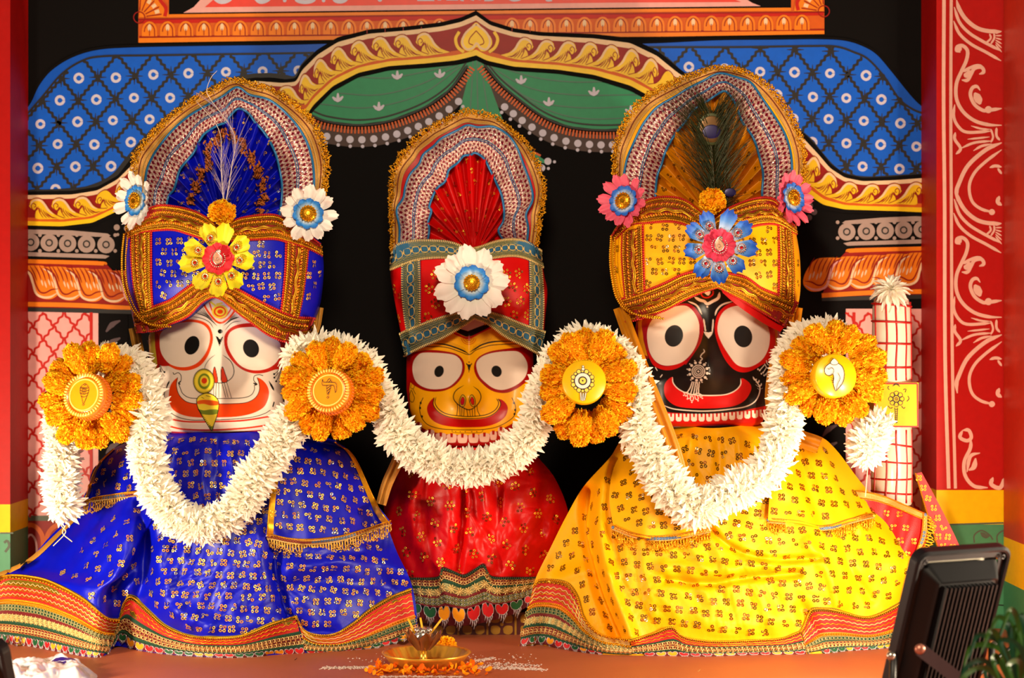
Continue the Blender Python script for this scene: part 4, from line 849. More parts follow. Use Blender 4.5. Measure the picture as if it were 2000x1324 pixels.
tA = turban('A', 'royal blue sequinned turban with tall pleated blue fan crest, on the white-faced idol', .235, .165,
    ('247 440 275 415 308 400 342 402 376 410 403 424 433 446 444 440 462 428 489 421 535 418 565 432 600 455 625 474', '268 651 308 646 331 635 367 619 394 592 417 580 439 589 467 614 489 630 523 655 557 669 592 673',
     '247 440 244 503 249 560 258 617 268 651', '625 474 630 520 625 583 614 625 604 652 592 673', 431, 560),
    [('433 440 432 490 430 540', 9, -.022), ('300 430 380 440 425 470', 18, .006), ('560 440 480 450 440 480', 18, .006), ('320 560 380 530', 20, .004)],
    [('247 440 275 415 308 400 342 402 376 410 403 424 432 446', '250 466 275 456 297 452 337 450 367 458 399 469 432 484'),
     ('434 446 444 440 462 428 489 421 535 418 565 432 600 455 625 474', '434 484 444 474 478 470 507 469 535 468 557 473 603 487 628 500'),
     ('254 458 256 520 262 570 274 610', '297 455 297 500 297 550 299 597'), ('557 473 556 520 552 570 548 605', '603 490 599 530 592 580 584 619'),
     ('262 612 297 598 331 585 353 569 376 553 403 541 433 546', '268 651 308 646 331 635 367 619 394 592 417 581 436 587'),
     ('433 546 467 564 501 583 546 605 580 617 616 620', '432 584 467 614 489 630 523 655 557 669 592 673')],
    M_bcl, SEQ_B, dict(centre=(436, 445), inner=pts('322 420 328 385 340 368 350 333 366 312 379 296 392 270 402 258 425 244 440 238 450 224 466 211 485 220 500 240 514 255 530 280 541 308 550 350 551 385 545 425'),
        outer=pts('280 400 286 340 294 315 308 291 336 256 368 228 403 207 435 189 463 171 487 186 526 196 561 224 589 259 606 298 613 350 608 420'),
        frill=pts('255 400 257 315 273 283 315 238 368 196 421 168 452 152 508 164 547 180 596 215 626 252 643 308 640 350 630 420'), y0=.20, tilt=.02, cloth=M_bcl, frcloth=M_rib), braid,
    [('300 458 340 455 400 470 425 490 425 535 370 555 330 580 302 592', 21), ('440 490 505 474 552 478 550 520 545 596 500 575 440 545', 21), ('608 495 626 490 628 520 620 590 600 618 590 615', 22)])
tB = turban('B', 'red turban with teal and gold braid and red pleated fan crest, on the yellow-faced idol', .35, .145,
    ('763 500 775 476 800 469 824 467 873 470 905 480 926 484 940 480 968 470 1000 465 1030 470 1056 488', '791 697 824 680 863 663 898 642 926 622 951 632 986 659 1021 677 1056 697',
     '763 500 763 540 772 593 782 645 791 697', '1056 488 1062 533 1069 568 1066 610 1061 663 1056 697', 918, 580),
    [('923 480 923 560 925 620', 9, -.014)],
    [('763 500 775 476 800 469 824 467 873 470 905 480 922 484', '764 528 790 518 817 509 859 505 890 508 922 514'), ('924 484 940 480 968 470 1000 465 1030 470 1056 488', '924 514 968 505 1003 502 1030 508 1060 524'),
     ('784 516 784 570 789 620 794 648', '821 509 822 560 822 600 822 633'), ('1033 509 1034 560 1034 600 1033 637', '1058 520 1062 570 1062 610 1060 645'),
     ('779 650 821 632 873 614 926 600', '791 697 824 680 863 663 898 642 926 622'), ('926 600 979 614 1021 631 1066 646', '926 622 951 632 986 659 1021 677 1056 697')],
    M_rcl, dict(SEQ_R, n=6, R=.0085, r=.0027, jit=1), dict(centre=(926, 496), inner=pts('835 470 838 449 836 434 842 412 838 402 852 369 870 353 876 332 893 318 905 304 919 302 929 298 946 310 958 332 970 357 980 381 985 410 983 434 974 451 985 470'),
        outer=pts('779 490 781 445 775 410 788 387 792 365 801 341 819 320 827 302 848 285 862 271 893 255 913 245 934 249 964 248 991 263 1009 287 1023 324 1035 357 1040 389 1027 418 1031 445 1028 480'),
        frill=pts('764 490 762 414 762 373 765 324 791 285 825 253 862 234 901 214 934 216 966 226 995 249 1029 277 1052 314 1064 353 1063 383 1063 404 1056 440 1050 480'), y0=.33, tilt=.02, cloth=M_rcl, frcloth=M_rcl, npl=12, seqm=None), braid_blue,
    [('826 514 915 514 915 600 826 628', 27), ('935 514 1030 512 1030 628 935 600', 27), ('766 540 780 535 788 640 778 640', 20)])
tC = turban('C', 'golden yellow sequinned turban with pleated yellow fan crest, on the black-faced idol', .235, .165,
    ('1195 458 1215 430 1252 396 1279 385 1311 383 1338 390 1366 411 1393 427 1419 408 1454 392 1487 384 1513 388 1530 410 1552 440', '1222 631 1257 622 1300 607 1333 589 1366 574 1403 561 1432 578 1465 596 1498 617 1535 640',
     '1195 458 1194 501 1200 556 1211 595 1222 631', '1552 440 1562 501 1563 567 1555 605 1535 640', 1383, 540),
    [('1393 430 1398 480 1400 530', 9, -.022), ('1260 420 1330 425 1380 450', 18, .006), ('1520 420 1450 425 1410 450', 18, .006)],
    [('1195 458 1215 430 1252 396 1279 385 1311 383 1338 390 1366 411 1392 427', '1200 470 1233 440 1268 436 1311 434 1344 442 1377 458 1394 470'), ('1394 427 1419 408 1454 392 1487 384 1513 388 1530 410 1552 440', '1394 470 1421 458 1458 447 1487 440 1519 440 1555 458'),
     ('1214 458 1213 500 1216 545 1220 582', '1257 440 1258 490 1259 530 1260 567'), ('1519 442 1520 490 1520 530 1519 577', '1546 452 1550 500 1552 550 1551 590'),
     ('1211 583 1263 565 1300 550 1333 534 1366 528 1403 534', '1222 631 1257 622 1300 607 1333 589 1366 574 1403 561'), ('1403 530 1454 539 1487 561 1519 574 1560 590', '1403 561 1432 578 1465 596 1498 617 1535 640')],
    M_ycl, SEQ_Y, dict(centre=(1393, 430), inner=pts('1278 420 1280 375 1283 345 1292 320 1300 294 1318 262 1338 238 1352 217 1366 206 1380 198 1400 184 1415 177 1428 188 1440 210 1450 238 1472 270 1486 315 1491 343 1489 378 1492 410'),
        outer=pts('1222 400 1218 360 1224 315 1238 280 1255 245 1276 217 1294 203 1317 190 1345 173 1375 158 1405 144 1440 152 1465 161 1486 189 1510 224 1531 259 1542 291 1546 322 1545 360 1538 400'),
        frill=pts('1200 400 1199 350 1197 290 1210 250 1225 220 1250 193 1290 168 1350 143 1405 129 1450 136 1500 163 1535 203 1560 250 1574 300 1574 340 1565 400'), y0=.20, tilt=.02, cloth=M_yshade, frcloth=M_ycl), braid,
    [('1262 442 1330 440 1385 470 1385 525 1330 530 1264 560', 22), ('1410 470 1515 445 1515 570 1460 535 1410 525', 22), ('1197 470 1210 470 1214 560 1204 560', 20), ('1553 470 1560 500 1561 570 1554 580', 20)])
# red lining showing under the yellow turban, and the loose gold bead string on two turbans
for key, P in (('A', '251 458 247 500 248 540 254 570 266 600 283 622 305 632 330 632'), ('C', '1202 462 1200 505 1204 545 1212 578 1228 600 1252 612 1290 616')):
    o, S_, F1, bd = TURB[key]; q = resample(cat(pts(P)), step=4.2); p3, n3, h = S_.cast(q[:, 0], q[:, 1]); b = MB(); off_ = .009
    b.inst(SPHL, frames(n3)*.0029, p3+n3*off_, M_goldl); q = q+[7, 3]; p3, n3, h = S_.cast(q[:, 0], q[:, 1]); b.inst(SPHL, frames(n3)*.0025, p3+n3*off_, M_gold); bd(b, 'gold_bead_string')
o, S_, F1, bd = TURB['C']; b = MB(); q = W(*pts('1403 563 1432 580 1465 598 1498 619 1535 642').T, 0); sb = band(pts('1408 563 1432 578 1465 596 1498 617 1532 638'), pts('1412 572 1430 588 1462 612 1496 634 1524 648'), S_, -.004); sb.mesh(b, M_rcl, thick=.003); bd(b, 'red_lining')
o, S_, F1, bd = TURB['A']
# dark orange ruffle garland shapes stitched on the blue fan
b = MB()
for P in ('370 400 385 360 405 320 412 290 430 262 455 262 470 280 492 310 505 345', '505 330 515 370 508 410'):
    q = resample(cat(pts(P)), step=5); p3, n3, h = F1.cast(q[:, 0], q[:, 1])
    for _ in range(9): k = len(q); b.inst(SPHL, frames(n3+rng.normal(0, .8, (k, 3)), None, rng.random(k)*6)*(A([2.6, 1.3, .5])*.0022), p3+n3*.004+rng.normal(0, .0045, (k, 3)), mat('rust_orange_ruffle', (176, 92, 16), .6))
bd(b, 'stitched_ruffle')
# ------------------------------------------------------------------ robes
def robe(top, bot, left, right, yt, yb, side, folds, belly=.03, nr=230, nc=300, wr=.0032, seed=0, pw=1.25):
    Q = coons(pts(top), pts(bot), pts(left), pts(right), nr, nc); u = np.linspace(-1, 1, nc)[None]; v = np.linspace(0, 1, nr)[:, None]
    botp = resample(cat(pts(bot), 6), nc); ybo = np.clip(yfloor(botp[:, 1]), *yb)
    ker = np.ones(15)/15; ybs = np.convolve(np.pad(ybo, 7, 'edge'), ker, 'valid'); f = np.clip(v, 0, 1)**pw
    ytop = yt+.07*u**2; y = (1-f)*ytop+f*(ybs[None]*.85+ybo[None]*.15)+side*np.abs(u)**4*(1-f)-belly*np.sin(math.pi*v)*(1-u**2)
    x, z = Q[..., 0], Q[..., 1]; fade = np.clip(v*8, 0, 1)*np.clip((1-v)*14, .25, 1)
    for P, w_, amp in folds:
        P = cat(pts(P), 4); d = segdist(x, z, P); y = y-fade*amp*np.exp(-(d/w_)**2)
    r = np.random.default_rng(seed)
    for k in range(26):      # soft cloth wrinkles, mostly running down
        a = r.normal(math.pi/2, .5); L = r.uniform(28, 90); cx, cy = r.uniform(x.min(), x.max()), r.uniform(z.min(), z.max()); R_ = r.uniform(40, 130)
        ph = ((x-cx)*-math.sin(a)+(z-cy)*math.cos(a)); y = y-fade*wr*r.uniform(.3, 1)*np.exp(-((x-cx)**2+(z-cy)**2)/R_**2)*np.cos(ph/L*6.28)
    for k in range(90):
        a = r.normal(math.pi/2, .8); L = r.uniform(10, 26); cx, cy = r.uniform(x.min(), x.max()), r.uniform(z.min(), z.max()); R_ = r.uniform(14, 42)
        ph = ((x-cx)*-math.sin(a)+(z-cy)*math.cos(a)); al = ((x-cx)*math.cos(a)+(z-cy)*math.sin(a)); y = y-fade*.0016*r.uniform(.4, 1)*np.exp(-(ph/R_)**2-(al/(R_*2))**2)*np.abs(np.cos(ph/L*3.14))**.7
    y = np.minimum(y, .46); return Surf(W(x, z, y)), Q
def robe_back(mb, S_, m, yback):
    """closes the cloth behind the figure"""
    n = 16; e = np.concatenate([S_.G[:, :1], S_.G[:, -1:]], 1); B = []
    for t in np.linspace(0, 1, n):
        a = math.pi*t; mid = (e[:, 0]+e[:, 1])/2; hx = (e[:, 1]-e[:, 0])/2; p = mid-hx*math.cos(a); p = p.copy()
        yb = yback*np.ones(len(p)); p[:, 1] = p[:, 1]+(yb-p[:, 1])*math.sin(a)**.8; B.append(p)
    B = np.stack(B, 1); B[..., 1] = np.minimum(B[..., 1], .52); mb.add(B.reshape(-1, 3), gridf(len(e), n)[:, ::-1], m)
def fringe(mb, surf, u_n=None, length=.022, m=M_gold):
    g = Lanes(mb, surf); g.flat(0, .30, M_rib, .001); g.rope(.04, .0016, M_gold, .0018); g.rope(.28, .0014, M_crm, .0018)
    n = int(g.L/.0062); 
    for k, m_ in ((0, M_seqr), (1, M_pipe)): pass
    u = np.linspace(0, 1, int(g.L/.0062)); P, N, Tg = surf.at(u, 0*u+.16); half = (np.sin(u*9) > 0)
    mb.inst(annulus(.4, 1, 8, .2), (frames(N)*.0030)[half], (P+N*.0022)[half], M_dmar if m is M_frg else M_seqr); mb.inst(annulus(.4, 1, 8, .2), (frames(N)*.0030)[~half], (P+N*.0022)[~half], M_pipe)
    for i in range(n):
        q = (i+.5)/n; l_ = .42+.5*abs(math.sin(i*.62))*random.uniform(.8, 1.1); du = .0024/g.L
        mb.add(*tube(surf.off(A([q-du, q-du*1.2, q, q+du*1.2, q+du]), A([.30, .3+l_*.5, .3+l_*.68, .3+l_*.5, .3]), .002), .0013, 4), m)
    k = n*5; P, N, Tg = surf.at(rng.random(k), .32+.6*rng.random(k)**1.3); mb.inst(SPHL, frames(N+rng.normal(0, .5, (k, 3)), None, rng.random(k)*6)*(A([1.7, .8, .8])*.0016), P+N*.003, m)
def hem_full(mb, s, cols):
    g = Lanes(mb, s); s.mesh(mb, M_tred)
    g.flat(0, .07, M_goldd); g.rope(.02, .0024, M_goldl, .0015); g.bead(.06, .0026, M_gold, .002, 3.2, .004)
    g.flat(.07, .36, M_tred)
    for v in (.13, .21, .29): g.wave(v, .012, .014, .0011, M_crm, .0016); g.wave(v+.025, .010, .014, .0009, M_goldl, .0016, 1)
    g.flat(.36, .43, M_tora); g.rope(.38, .0026, M_goldl, .0016); g.bead(.425, .0022, M_gold, .0016, 2.4)
    g.flat(.43, .53, M_tgrn); g.chain(.46, .0032, M_sage); g.chain(.505, .0032, M_sage)
    g.flat(.53, .58, M_dmar, .0008); g.flat(.58, .68, M_sage, .0006); g.stars(.63, .010, M_crm, .001)
    g.flat(.68, .73, M_tgrn, .0012); g.rope(.705, .0018, M_tgrn, .0014, 1.4)
    g.flat(.73, .84, M_dmar, .0008); g.chain(.755, .0034, M_brz, m2=None); g.chain(.79, .0034, M_crm); g.chain(.82, .0034, M_brz)
    g.flat(.84, .89, M_tgrn, .0014); g.rope(.865, .0018, M_tgrn, .0016, 1.4); g.flat(.89, 1, M_dmar, .0004); g.hearts(.88, .985, .020, cols, M_slv)
def hem_low(mb, s, cols):
    g = Lanes(mb, s); s.mesh(mb, M_tred); g.rope(.03, .0020, M_goldl, .0015); g.bead(.09, .0018, M_goldd, .0016)
    g.flat(.1, .42, M_tred)
    for v in (.19, .32): g.wave(v, .018, .013, .0010, M_goldl, .0016)
    g.flat(.42, .50, M_tgrn, .001); g.rope(.46, .0017, M_tgrn, .0014, 1.4); g.flat(.5, .76, M_dmar, .0006); g.chain(.55, .0032, M_crm); g.chain(.63, .0034, M_brz); g.chain(.71, .0032, M_crm)
    g.flat(.76, .84, M_tgrn, .001); g.rope(.80, .0017, M_tgrn, .0014, 1.4); g.flat(.84, 1, M_dmar, .0004); g.hearts(.84, 1.0, .022, cols, M_slv, .007)
def hem_red(mb, s, cols):
    g = Lanes(mb, s); s.mesh(mb, M_tred); g.rope(.03, .0022, M_goldl, .0015); g.bead(.08, .002, M_goldd, .0016); g.flat(.1, .56, M_tred)
    for v in (.17, .27, .37, .47): g.wave(v, .012, .014, .0011, M_crm if v in (.27, .47) else M_goldl, .0016)
    g.flat(.56, .64, M_tora); g.bead(.60, .0026, M_gold, .0018, 2.4); g.flat(.64, .74, M_tgrn); g.chain(.69, .0032, M_sage); g.flat(.74, .78, M_tgrn, .001)
    g.flat(.78, .88, M_dmar); g.chain(.80, .0032, M_brz); g.chain(.85, .0032, M_crm); g.flat(.88, 1, M_tgrn); g.rope(.9, .0017, M_tgrn, .0014, 1.4); g.hearts(.9, 1.0, .022, cols, M_slv, .006)
def hem_mid(mb, s, cols):
    g = Lanes(mb, s); s.mesh(mb, M_tgrn); g.rope(.03, .0024, M_tgrn, .0014, 1.4); g.flat(.07, .20, M_dmar); g.chain(.10, .0034, M_brz); g.chain(.165, .0034, M_crm); g.flat(.21, .27, M_tgrn, .001); g.rope(.24, .002, M_tgrn, .0014, 1.4)
    g.flat(.27, .42, M_sage); g.stars(.345, .012, M_crm, .0012); g.flat(.42, .48, M_dmar, .0012); g.flat(.48, .62, M_tgrn); g.chain(.51, .0038, M_sage, m2=M_slv); g.chain(.585, .0038, M_sage, m2=M_slv); g.flat(.62, .67, M_dmar, .0012)
    g.flat(.67, .76, M_black, .0004); g.hearts(.66, .93, .031, cols, M_slv, .018)
def make_robe(key, label, S_, anchor, cloth, back, seq, regions, hems, flaps, mot=20, edging=()):
    o = emp('robe', anchor); tag(o, label, 'robe')
    def bd(mb, name, par=o): r = mb.build(name, par, anchor); r.location = (0, 0, 0); return r
    b = MB(); S_.mesh(b, cloth); robe_back(b, S_, cloth, back)
    for pl, st_, ang in regions: P, N = scatter(S_, pts(pl), st_, .5, 2.2, ang); seq_motifs(b, P, N, **seq)
    bd(b, 'skirt')
    for t, bo, fn, cols in hems: b = MB(); s = band(pts(t), pts(bo), S_, .0035, 3, 9); fn(b, s, cols); s.mesh(b, M_oil if fn is not hem_mid else M_dmar, thick=.0025); bd(b, 'embroidered_border')
    for (t, bo, l, r, fr_t, fr_b, pl, ang, lift, edges) in flaps:
        Q = coons(pts(t), pts(bo), pts(l), pts(r), 60, 60); P, N, h = S_.cast(Q[..., 0], Q[..., 1]); y = P[..., 1]
        for _ in range(10): y[1:-1] = (y[:-2]+2*y[1:-1]+y[2:])/4; y[:, 1:-1] = (y[:, :-2]+2*y[:, 1:-1]+y[:, 2:])/4
        vv = np.linspace(0, 1, 60)[:, None]; uu = np.linspace(0, 1, 60)[None]
        y = y-lift*(.35+.65*vv)-.004*np.sin(uu*17+vv*2)*vv; F = Surf(W(Q[..., 0], Q[..., 1], y)); b = MB(); F.mesh(b, cloth, thick=.002)
        P, N = scatter(F, pts(pl), mot, .5, 2, ang); seq_motifs(b, P, N, **seq)
        for e_ in edges:
            t_ = np.linspace(0, 1, 60); pos = {'l': (0*t_, t_, .05, 0), 'r': (1-0*t_, t_, -.05, 0)}[e_]; a = F.off(pos[0], t_, .0016); c_ = F.off(pos[0]+pos[2], t_, .0018); b.add(np.vstack([a, c_]), gridf(2, 60), M_goldl); b.add(*tube(a, .0016, 5), M_gold)
        sh = bd(b, 'shawl_flap'); b = MB(); fb = band(pts(fr_t), pts(fr_b), F, .003, 4, 6); fringe(b, fb, m=M_frg if key != 'C' else M_goldl); q = b.build('gold_fringe', sh, anchor); q.location = (0, 0, 0)
    for P, w_, m in edging:
        q = resample(cat(pts(P)), step=5); p3, n3, h = S_.cast(q[:, 0], q[:, 1]); tg = unit(np.gradient(p3, axis=0)); sd = unit(np.cross(tg, n3)); b = MB()
        b.add(np.vstack([p3+n3*.003-sd*w_, p3+n3*.0045, p3+n3*.003+sd*w_]), gridf(3, len(p3)), m); bd(b, 'gold_edging')
    return o, bd
CC = [mat('heart_green', (10, 84, 44), .6), mat('heart_orange', (250, 160, 10), .6), mat('heart_red', (196, 16, 24), .6)]
SG, SO, SR = CC
SA, QA = robe('318 838 430 846 560 838', '-8 1252 60 1262 130 1275 200 1284 225 1262 260 1268 330 1278 450 1284 560 1277 680 1270 745 1262 816 1240',
    '318 838 215 880 178 935 160 985 100 1045 45 1105 -6 1126 -12 1180 -8 1252', '560 838 650 862 692 892 732 975 757 1030 776 1080 800 1130 812 1180 816 1240', .155, (.035, .20), .06,
    [('276 980 284 1060 282 1130 268 1180', 13, -.030), ('305 980 306 1060 318 1130 350 1200 400 1235', 26, .022), ('240 1010 236 1090 232 1150 225 1200', 20, .014), ('534 1040 536 1100 545 1150 560 1200', 11, -.022), ('505 1050 515 1120 520 1190', 26, .012),
     ('570 1110 650 1090 740 1105 800 1125', 20, .018), ('575 1145 650 1135 760 1150', 14, -.008), ('600 1090 640 1085 700 1080', 10, -.010), ('400 870 395 920 385 980', 12, .008), ('450 870 452 930 455 990', 12, .009), ('425 860 424 930 425 990', 9, -.009), ('480 860 500 920 520 960', 10, -.008),
     ('350 1000 355 1060 372 1120', 10, .005), ('440 1030 450 1100 455 1180', 22, .008), ('262 1190 300 1225 380 1245', 16, -.014), ('330 1190 400 1215 480 1225 560 1205', 16, .010), ('565 1205 600 1232 650 1236', 12, -.012), ('660 870 690 920 715 980', 8, -.006), ('640 880 660 940 680 1000', 8, .006)], seed=3)
ra = make_robe('A', 'royal blue satin robe with gold sequins and striped hem, spread below the white face', SA, (xA, .25, 0), M_bcl, .40, dict(SEQ_B, r=.0034, R=.0051),
    [('300 850 560 850 700 1000 770 1090 800 1140 700 1200 600 1235 480 1235 380 1235 300 1190 282 1160 300 1000', 21.5, .05), ('215 1000 275 985 272 1150 240 1200 190 1175 110 1130 150 1090', 26, .3)],
    [('-8 1127 20 1121 60 1124 100 1134 160 1165 205 1203 233 1209', '-8 1252 60 1262 130 1275 160 1279 185 1282 203 1284', hem_full, [SG, SR, SO, SR]),
     ('234 1208 246 1168 262 1164 290 1190 320 1218 360 1237 400 1243 470 1240 530 1216 576 1202', '206 1282 224 1254 242 1252 262 1266 330 1277 450 1283 520 1280 596 1276', hem_low, [SG, SO, SR]),
     ('578 1202 588 1225 610 1238 650 1238 690 1215 720 1190 760 1165 802 1148', '600 1276 640 1273 680 1270 715 1267 745 1262 816 1241', hem_red, [SR, SO, SG])],
    [('222 878 255 868 300 858', '158 986 200 976 285 962', '222 878 185 915 172 955 158 986', '300 858 300 900 292 940 285 962', '156 978 200 968 286 955', '150 1010 205 1000 290 985', '225 880 295 865 285 950 175 965 185 920', .2, .012, 'l'),
     ('572 846 620 852 655 862', '520 1048 580 1060 650 1056 700 1044 764 1024', '572 846 548 890 530 960 520 1048', '655 862 692 895 733 980 764 1024', '519 1040 580 1052 650 1048 700 1036 764 1016', '520 1074 580 1086 650 1084 700 1070 766 1048', '575 850 650 865 690 895 730 980 750 1020 650 1045 530 1040 535 960', .1, .014, 'lr')], 22,
    [('172 990 120 1040 60 1095 0 1124', .006, M_rib)])
SB_, QB = robe('800 892 860 876 980 876 1050 892', '798 1196 830 1210 866 1219 905 1222 960 1212 1010 1196 1048 1171', '800 892 770 925 750 980 760 1040 778 1095 790 1130 798 1190', '1050 892 1085 935 1110 1000 1100 1050 1072 1100 1050 1135 1048 1165', .265, (.25, .285), .03,
    [('905 960 902 1040 895 1115', 8, -.018), ('880 950 878 1040 866 1110', 14, .010), ('940 940 950 1000 930 1060 945 1105', 12, .010), ('925 960 935 1020 960 1060', 8, -.008), ('1000 940 1005 1020 1010 1110', 16, .008), ('835 940 832 1020 845 1110', 10, -.010), ('975 950 970 1040 975 1110', 8, -.008), ('800 960 805 1060', 14, .008), ('1060 950 1060 1040', 10, -.008)], belly=.035, nr=150, nc=170, wr=.004, seed=5)
rb = make_robe('B', 'red satin robe with gold sequin flowers and green edged hem, on the middle idol', SB_, (xB, .36, 0), M_rcl, .46, dict(SEQ_R, n=6, R=.0085, r=.0028, jit=1),
    [('790 930 860 890 980 890 1060 920 1100 1000 1070 1090 1040 1125 960 1120 865 1110 800 1125 765 1040', 37, .3)],
    [('793 1128 855 1126 863 1108 880 1112 905 1122 925 1112 945 1101 958 1124 1000 1127 1049 1127', '798 1196 830 1210 866 1219 905 1222 960 1212 1010 1196 1049 1171', hem_mid, [SG, SG, SO, SO, SR, SR, SR, SG, SR])], [], 22)
SC, QC = robe('1310 826 1390 836 1490 826', '1012 1262 1045 1257 1091 1266 1178 1278 1300 1280 1370 1281 1475 1278 1605 1276 1650 1271 1738 1264 1768 1250',
    '1310 826 1225 850 1190 895 1140 950 1105 1010 1075 1070 1046 1130 1040 1165 1040 1215 1012 1262', '1490 826 1590 848 1630 875 1680 940 1740 1010 1806 1085 1792 1130 1770 1190 1768 1250', .155, (.035, .20), .06,
    [('1186 900 1170 980 1172 1060 1192 1140 1230 1245', 15, .040), ('1152 960 1148 1040 1168 1130 1208 1240', 14, -.040), ('1090 1130 1140 1115 1200 1120', 14, .012), ('1300 1132 1380 1140 1460 1128 1560 1120', 8, -.020), ('1300 1105 1400 1112 1500 1100', 14, .010), ('1385 1032 1430 1070 1500 1092 1600 1090', 7, -.016),
     ('1580 1060 1620 1120 1640 1180', 14, .012), ('1640 1040 1660 1110 1700 1170', 10, -.010), ('1560 880 1580 960 1610 1030', 8, -.020), ('1600 880 1630 950 1680 1030', 12, .010), ('1530 900 1535 960', 12, .010), ('1566 1190 1580 1215 1600 1240', 14, -.012), ('1350 850 1345 900 1360 960', 11, .009), ('1400 850 1405 900 1400 960', 10, -.010), ('1440 850 1450 900', 10, .009), ('1280 1160 1340 1200 1420 1220 1520 1210', 24, .010), ('1250 1060 1260 1130 1280 1200', 12, .007)], seed=9)
rc = make_robe('C', 'golden yellow sequinned robe with red and green hem, spread below the black face', SC, (xC, .25, 0), M_ycl, .40, dict(SEQ_Y, r=.0036, R=.0054),
    [('1310 850 1490 850 1620 880 1700 980 1790 1085 1770 1150 1700 1195 1600 1180 1560 1225 1500 1243 1390 1245 1320 1225 1230 1240 1180 1235 1140 1180 1120 1130 1060 1120 1110 1020 1190 900', 26, .12)],
    [('1043 1140 1056 1130 1091 1132 1112 1140 1129 1165 1140 1203 1161 1231 1189 1245 1229 1249', '1014 1262 1045 1257 1070 1260 1091 1266 1130 1272 1178 1278 1233 1280', hem_full, [SR, SG, SG, SO, SR]),
     ('1231 1249 1275 1236 1312 1223 1335 1242 1388 1251 1475 1249 1528 1245 1562 1232', '1235 1280 1300 1281 1370 1281 1475 1278 1575 1277', hem_low, [SR, SO, SR]),
     ('1564 1231 1580 1196 1591 1186 1633 1189 1685 1203 1720 1196 1774 1166', '1578 1277 1605 1276 1650 1271 1738 1264 1768 1250', hem_red, [SO, SR, SG])],
    [('1232 862 1280 868 1330 880', '1198 1030 1240 1046 1300 1052 1386 1036', '1232 862 1200 910 1190 970 1198 1030', '1330 880 1352 940 1372 990 1386 1036', '1197 1024 1240 1040 1300 1046 1386 1030', '1200 1062 1240 1074 1300 1080 1388 1062', '1230 870 1325 885 1375 1020 1300 1040 1205 1020 1195 960', .1, .012, ''),
     ('1530 850 1570 852 1610 860', '1500 1016 1560 1022 1610 1030 1660 1018 1706 1008', '1530 850 1516 900 1504 960 1500 1016', '1610 860 1650 905 1682 960 1706 1008', '1500 1010 1560 1016 1610 1026 1660 1012 1706 1002', '1500 1046 1560 1052 1610 1060 1660 1046 1708 1034', '1530 855 1605 862 1690 990 1600 1015 1510 1005 1510 940', .1, .012, '')], 25, ())
# side ribbons and shawl strips hanging from the turbans
def strip_thing(P, w0, w1, yd, m, label, name='cloth_strip', cat_='shawl'):
    P = pts(P); c = cat(P, 8); n = len(c); t = unit(np.gradient(c, axis=0)); nn = np.stack([-t[:, 1], t[:, 0]], 1); w_ = np.linspace(w0, w1, n)[:, None]; y = np.interp(np.linspace(0, 1, n), np.linspace(0, 1, len(yd)), yd)
    g = []
    for k in np.linspace(-1, 1, 9): q = c+nn*w_*k; g.append(W(q[:, 0], q[:, 1], y+.006*math.cos(k*7)))
    s = Surf(np.array(g)); b = MB(); s.mesh(b, m, thick=.002); lo = g[4][0]; o = b.build(name, None, lo); return tag(o, label, cat_)
strip_thing('1210 600 1228 650 1262 740 1290 810 1315 880 1336 960', 13, 15, [.20, .12, .06, .055, .055, .065], M_acl, 'long folded amber shawl strip hanging from the golden yellow turban past the black face')
strip_thing('1556 600 1545 660 1515 720 1512 800 1555 850 1600 870', 12, 17, [.24, .20, .16, .15, .14, .12], M_acl, 'amber shawl strip behind the conch disc ring, beside the black face')
strip_thing('262 640 272 690 290 760 298 830', 11, 9, [.25, .22, .20, .19], M_rib, 'tan gold ribbon hanging beside the white face, behind its marigold rings')
strip_thing('786 880 772 910 756 945 744 985', 12, 10, [.24, .235, .235, .24], M_rib, 'tan gold ribbon at the edge of the red robe, beside the blue robe')
strip_thing('622 600 616 640 604 665', 10, 8, [.26, .24, .22], M_rib, 'short tan gold ribbon under the blue turban, over the bow disc ring')
strip_thing('300 660 322 720 328 800 322 850', 14, 16, [.27, .25, .24, .22], mat('lilac_grey_cloth', (120, 110, 136), .5), 'lilac grey cloth beside the white face')
# red cloth behind the yellow robe
b = MB(); Q = coons(pts('1655 955 1721 967 1808 1002'), pts('1700 1110 1750 1112 1800 1090'), pts('1655 955 1670 1040 1700 1110'), pts('1808 1002 1812 1040 1800 1090'), 40, 50); u = np.linspace(0, 1, 50)[None]; v = np.linspace(0, 1, 40)[:, None]
S_ = Surf(W(Q[..., 0], Q[..., 1], .225-.03*v-.008*np.sin(u*9+v*3))); S_.mesh(b, M_rcl, thick=.003); P, N = scatter(S_, pts('1700 980 1790 1005 1800 1080 1720 1090'), 26, .5, 2); seq_motifs(b, P, N, n=4, R=.005, r=.0028, mats=(M_seq,), pr=(1,))
o = b.build('red_cloth', None, W(1780, 1100, .3)); tag(o, 'folded red sequinned cloth between the yellow robe and the scrollwork pillar', 'cloth')
for nm, t_, b_ in (('gold_braid', '1658 956 1721 966 1806 1002', '1658 972 1721 982 1800 1014'), ('gold_fringe', '1802 1003 1798 1045 1785 1085', '1830 1015 1828 1055 1806 1085')):
    b = MB(); s = band(pts(t_), pts(b_), S_, .004); 
    if nm == 'gold_fringe': fringe(b, s, m=M_goldl)
    else: g = Lanes(b, s); s.mesh(b, M_rib); g.rope(.1, .0015, M_goldl); g.rope(.9, .0015, M_goldl)
    r = b.build(nm, o, o.location); r.location = (0, 0, 0)
b = MB(); Q = coons(pts('1788 925 1800 922'), pts('1880 1238 1940 1232'), pts('1788 925 1812 1010 1838 1095 1880 1238'), pts('1800 922 1842 1000 1880 1080 1940 1232'), 60, 10); S2_ = Surf(W(Q[..., 0], Q[..., 1], .30)); S2_.mesh(b, M_rcl, thick=.003)
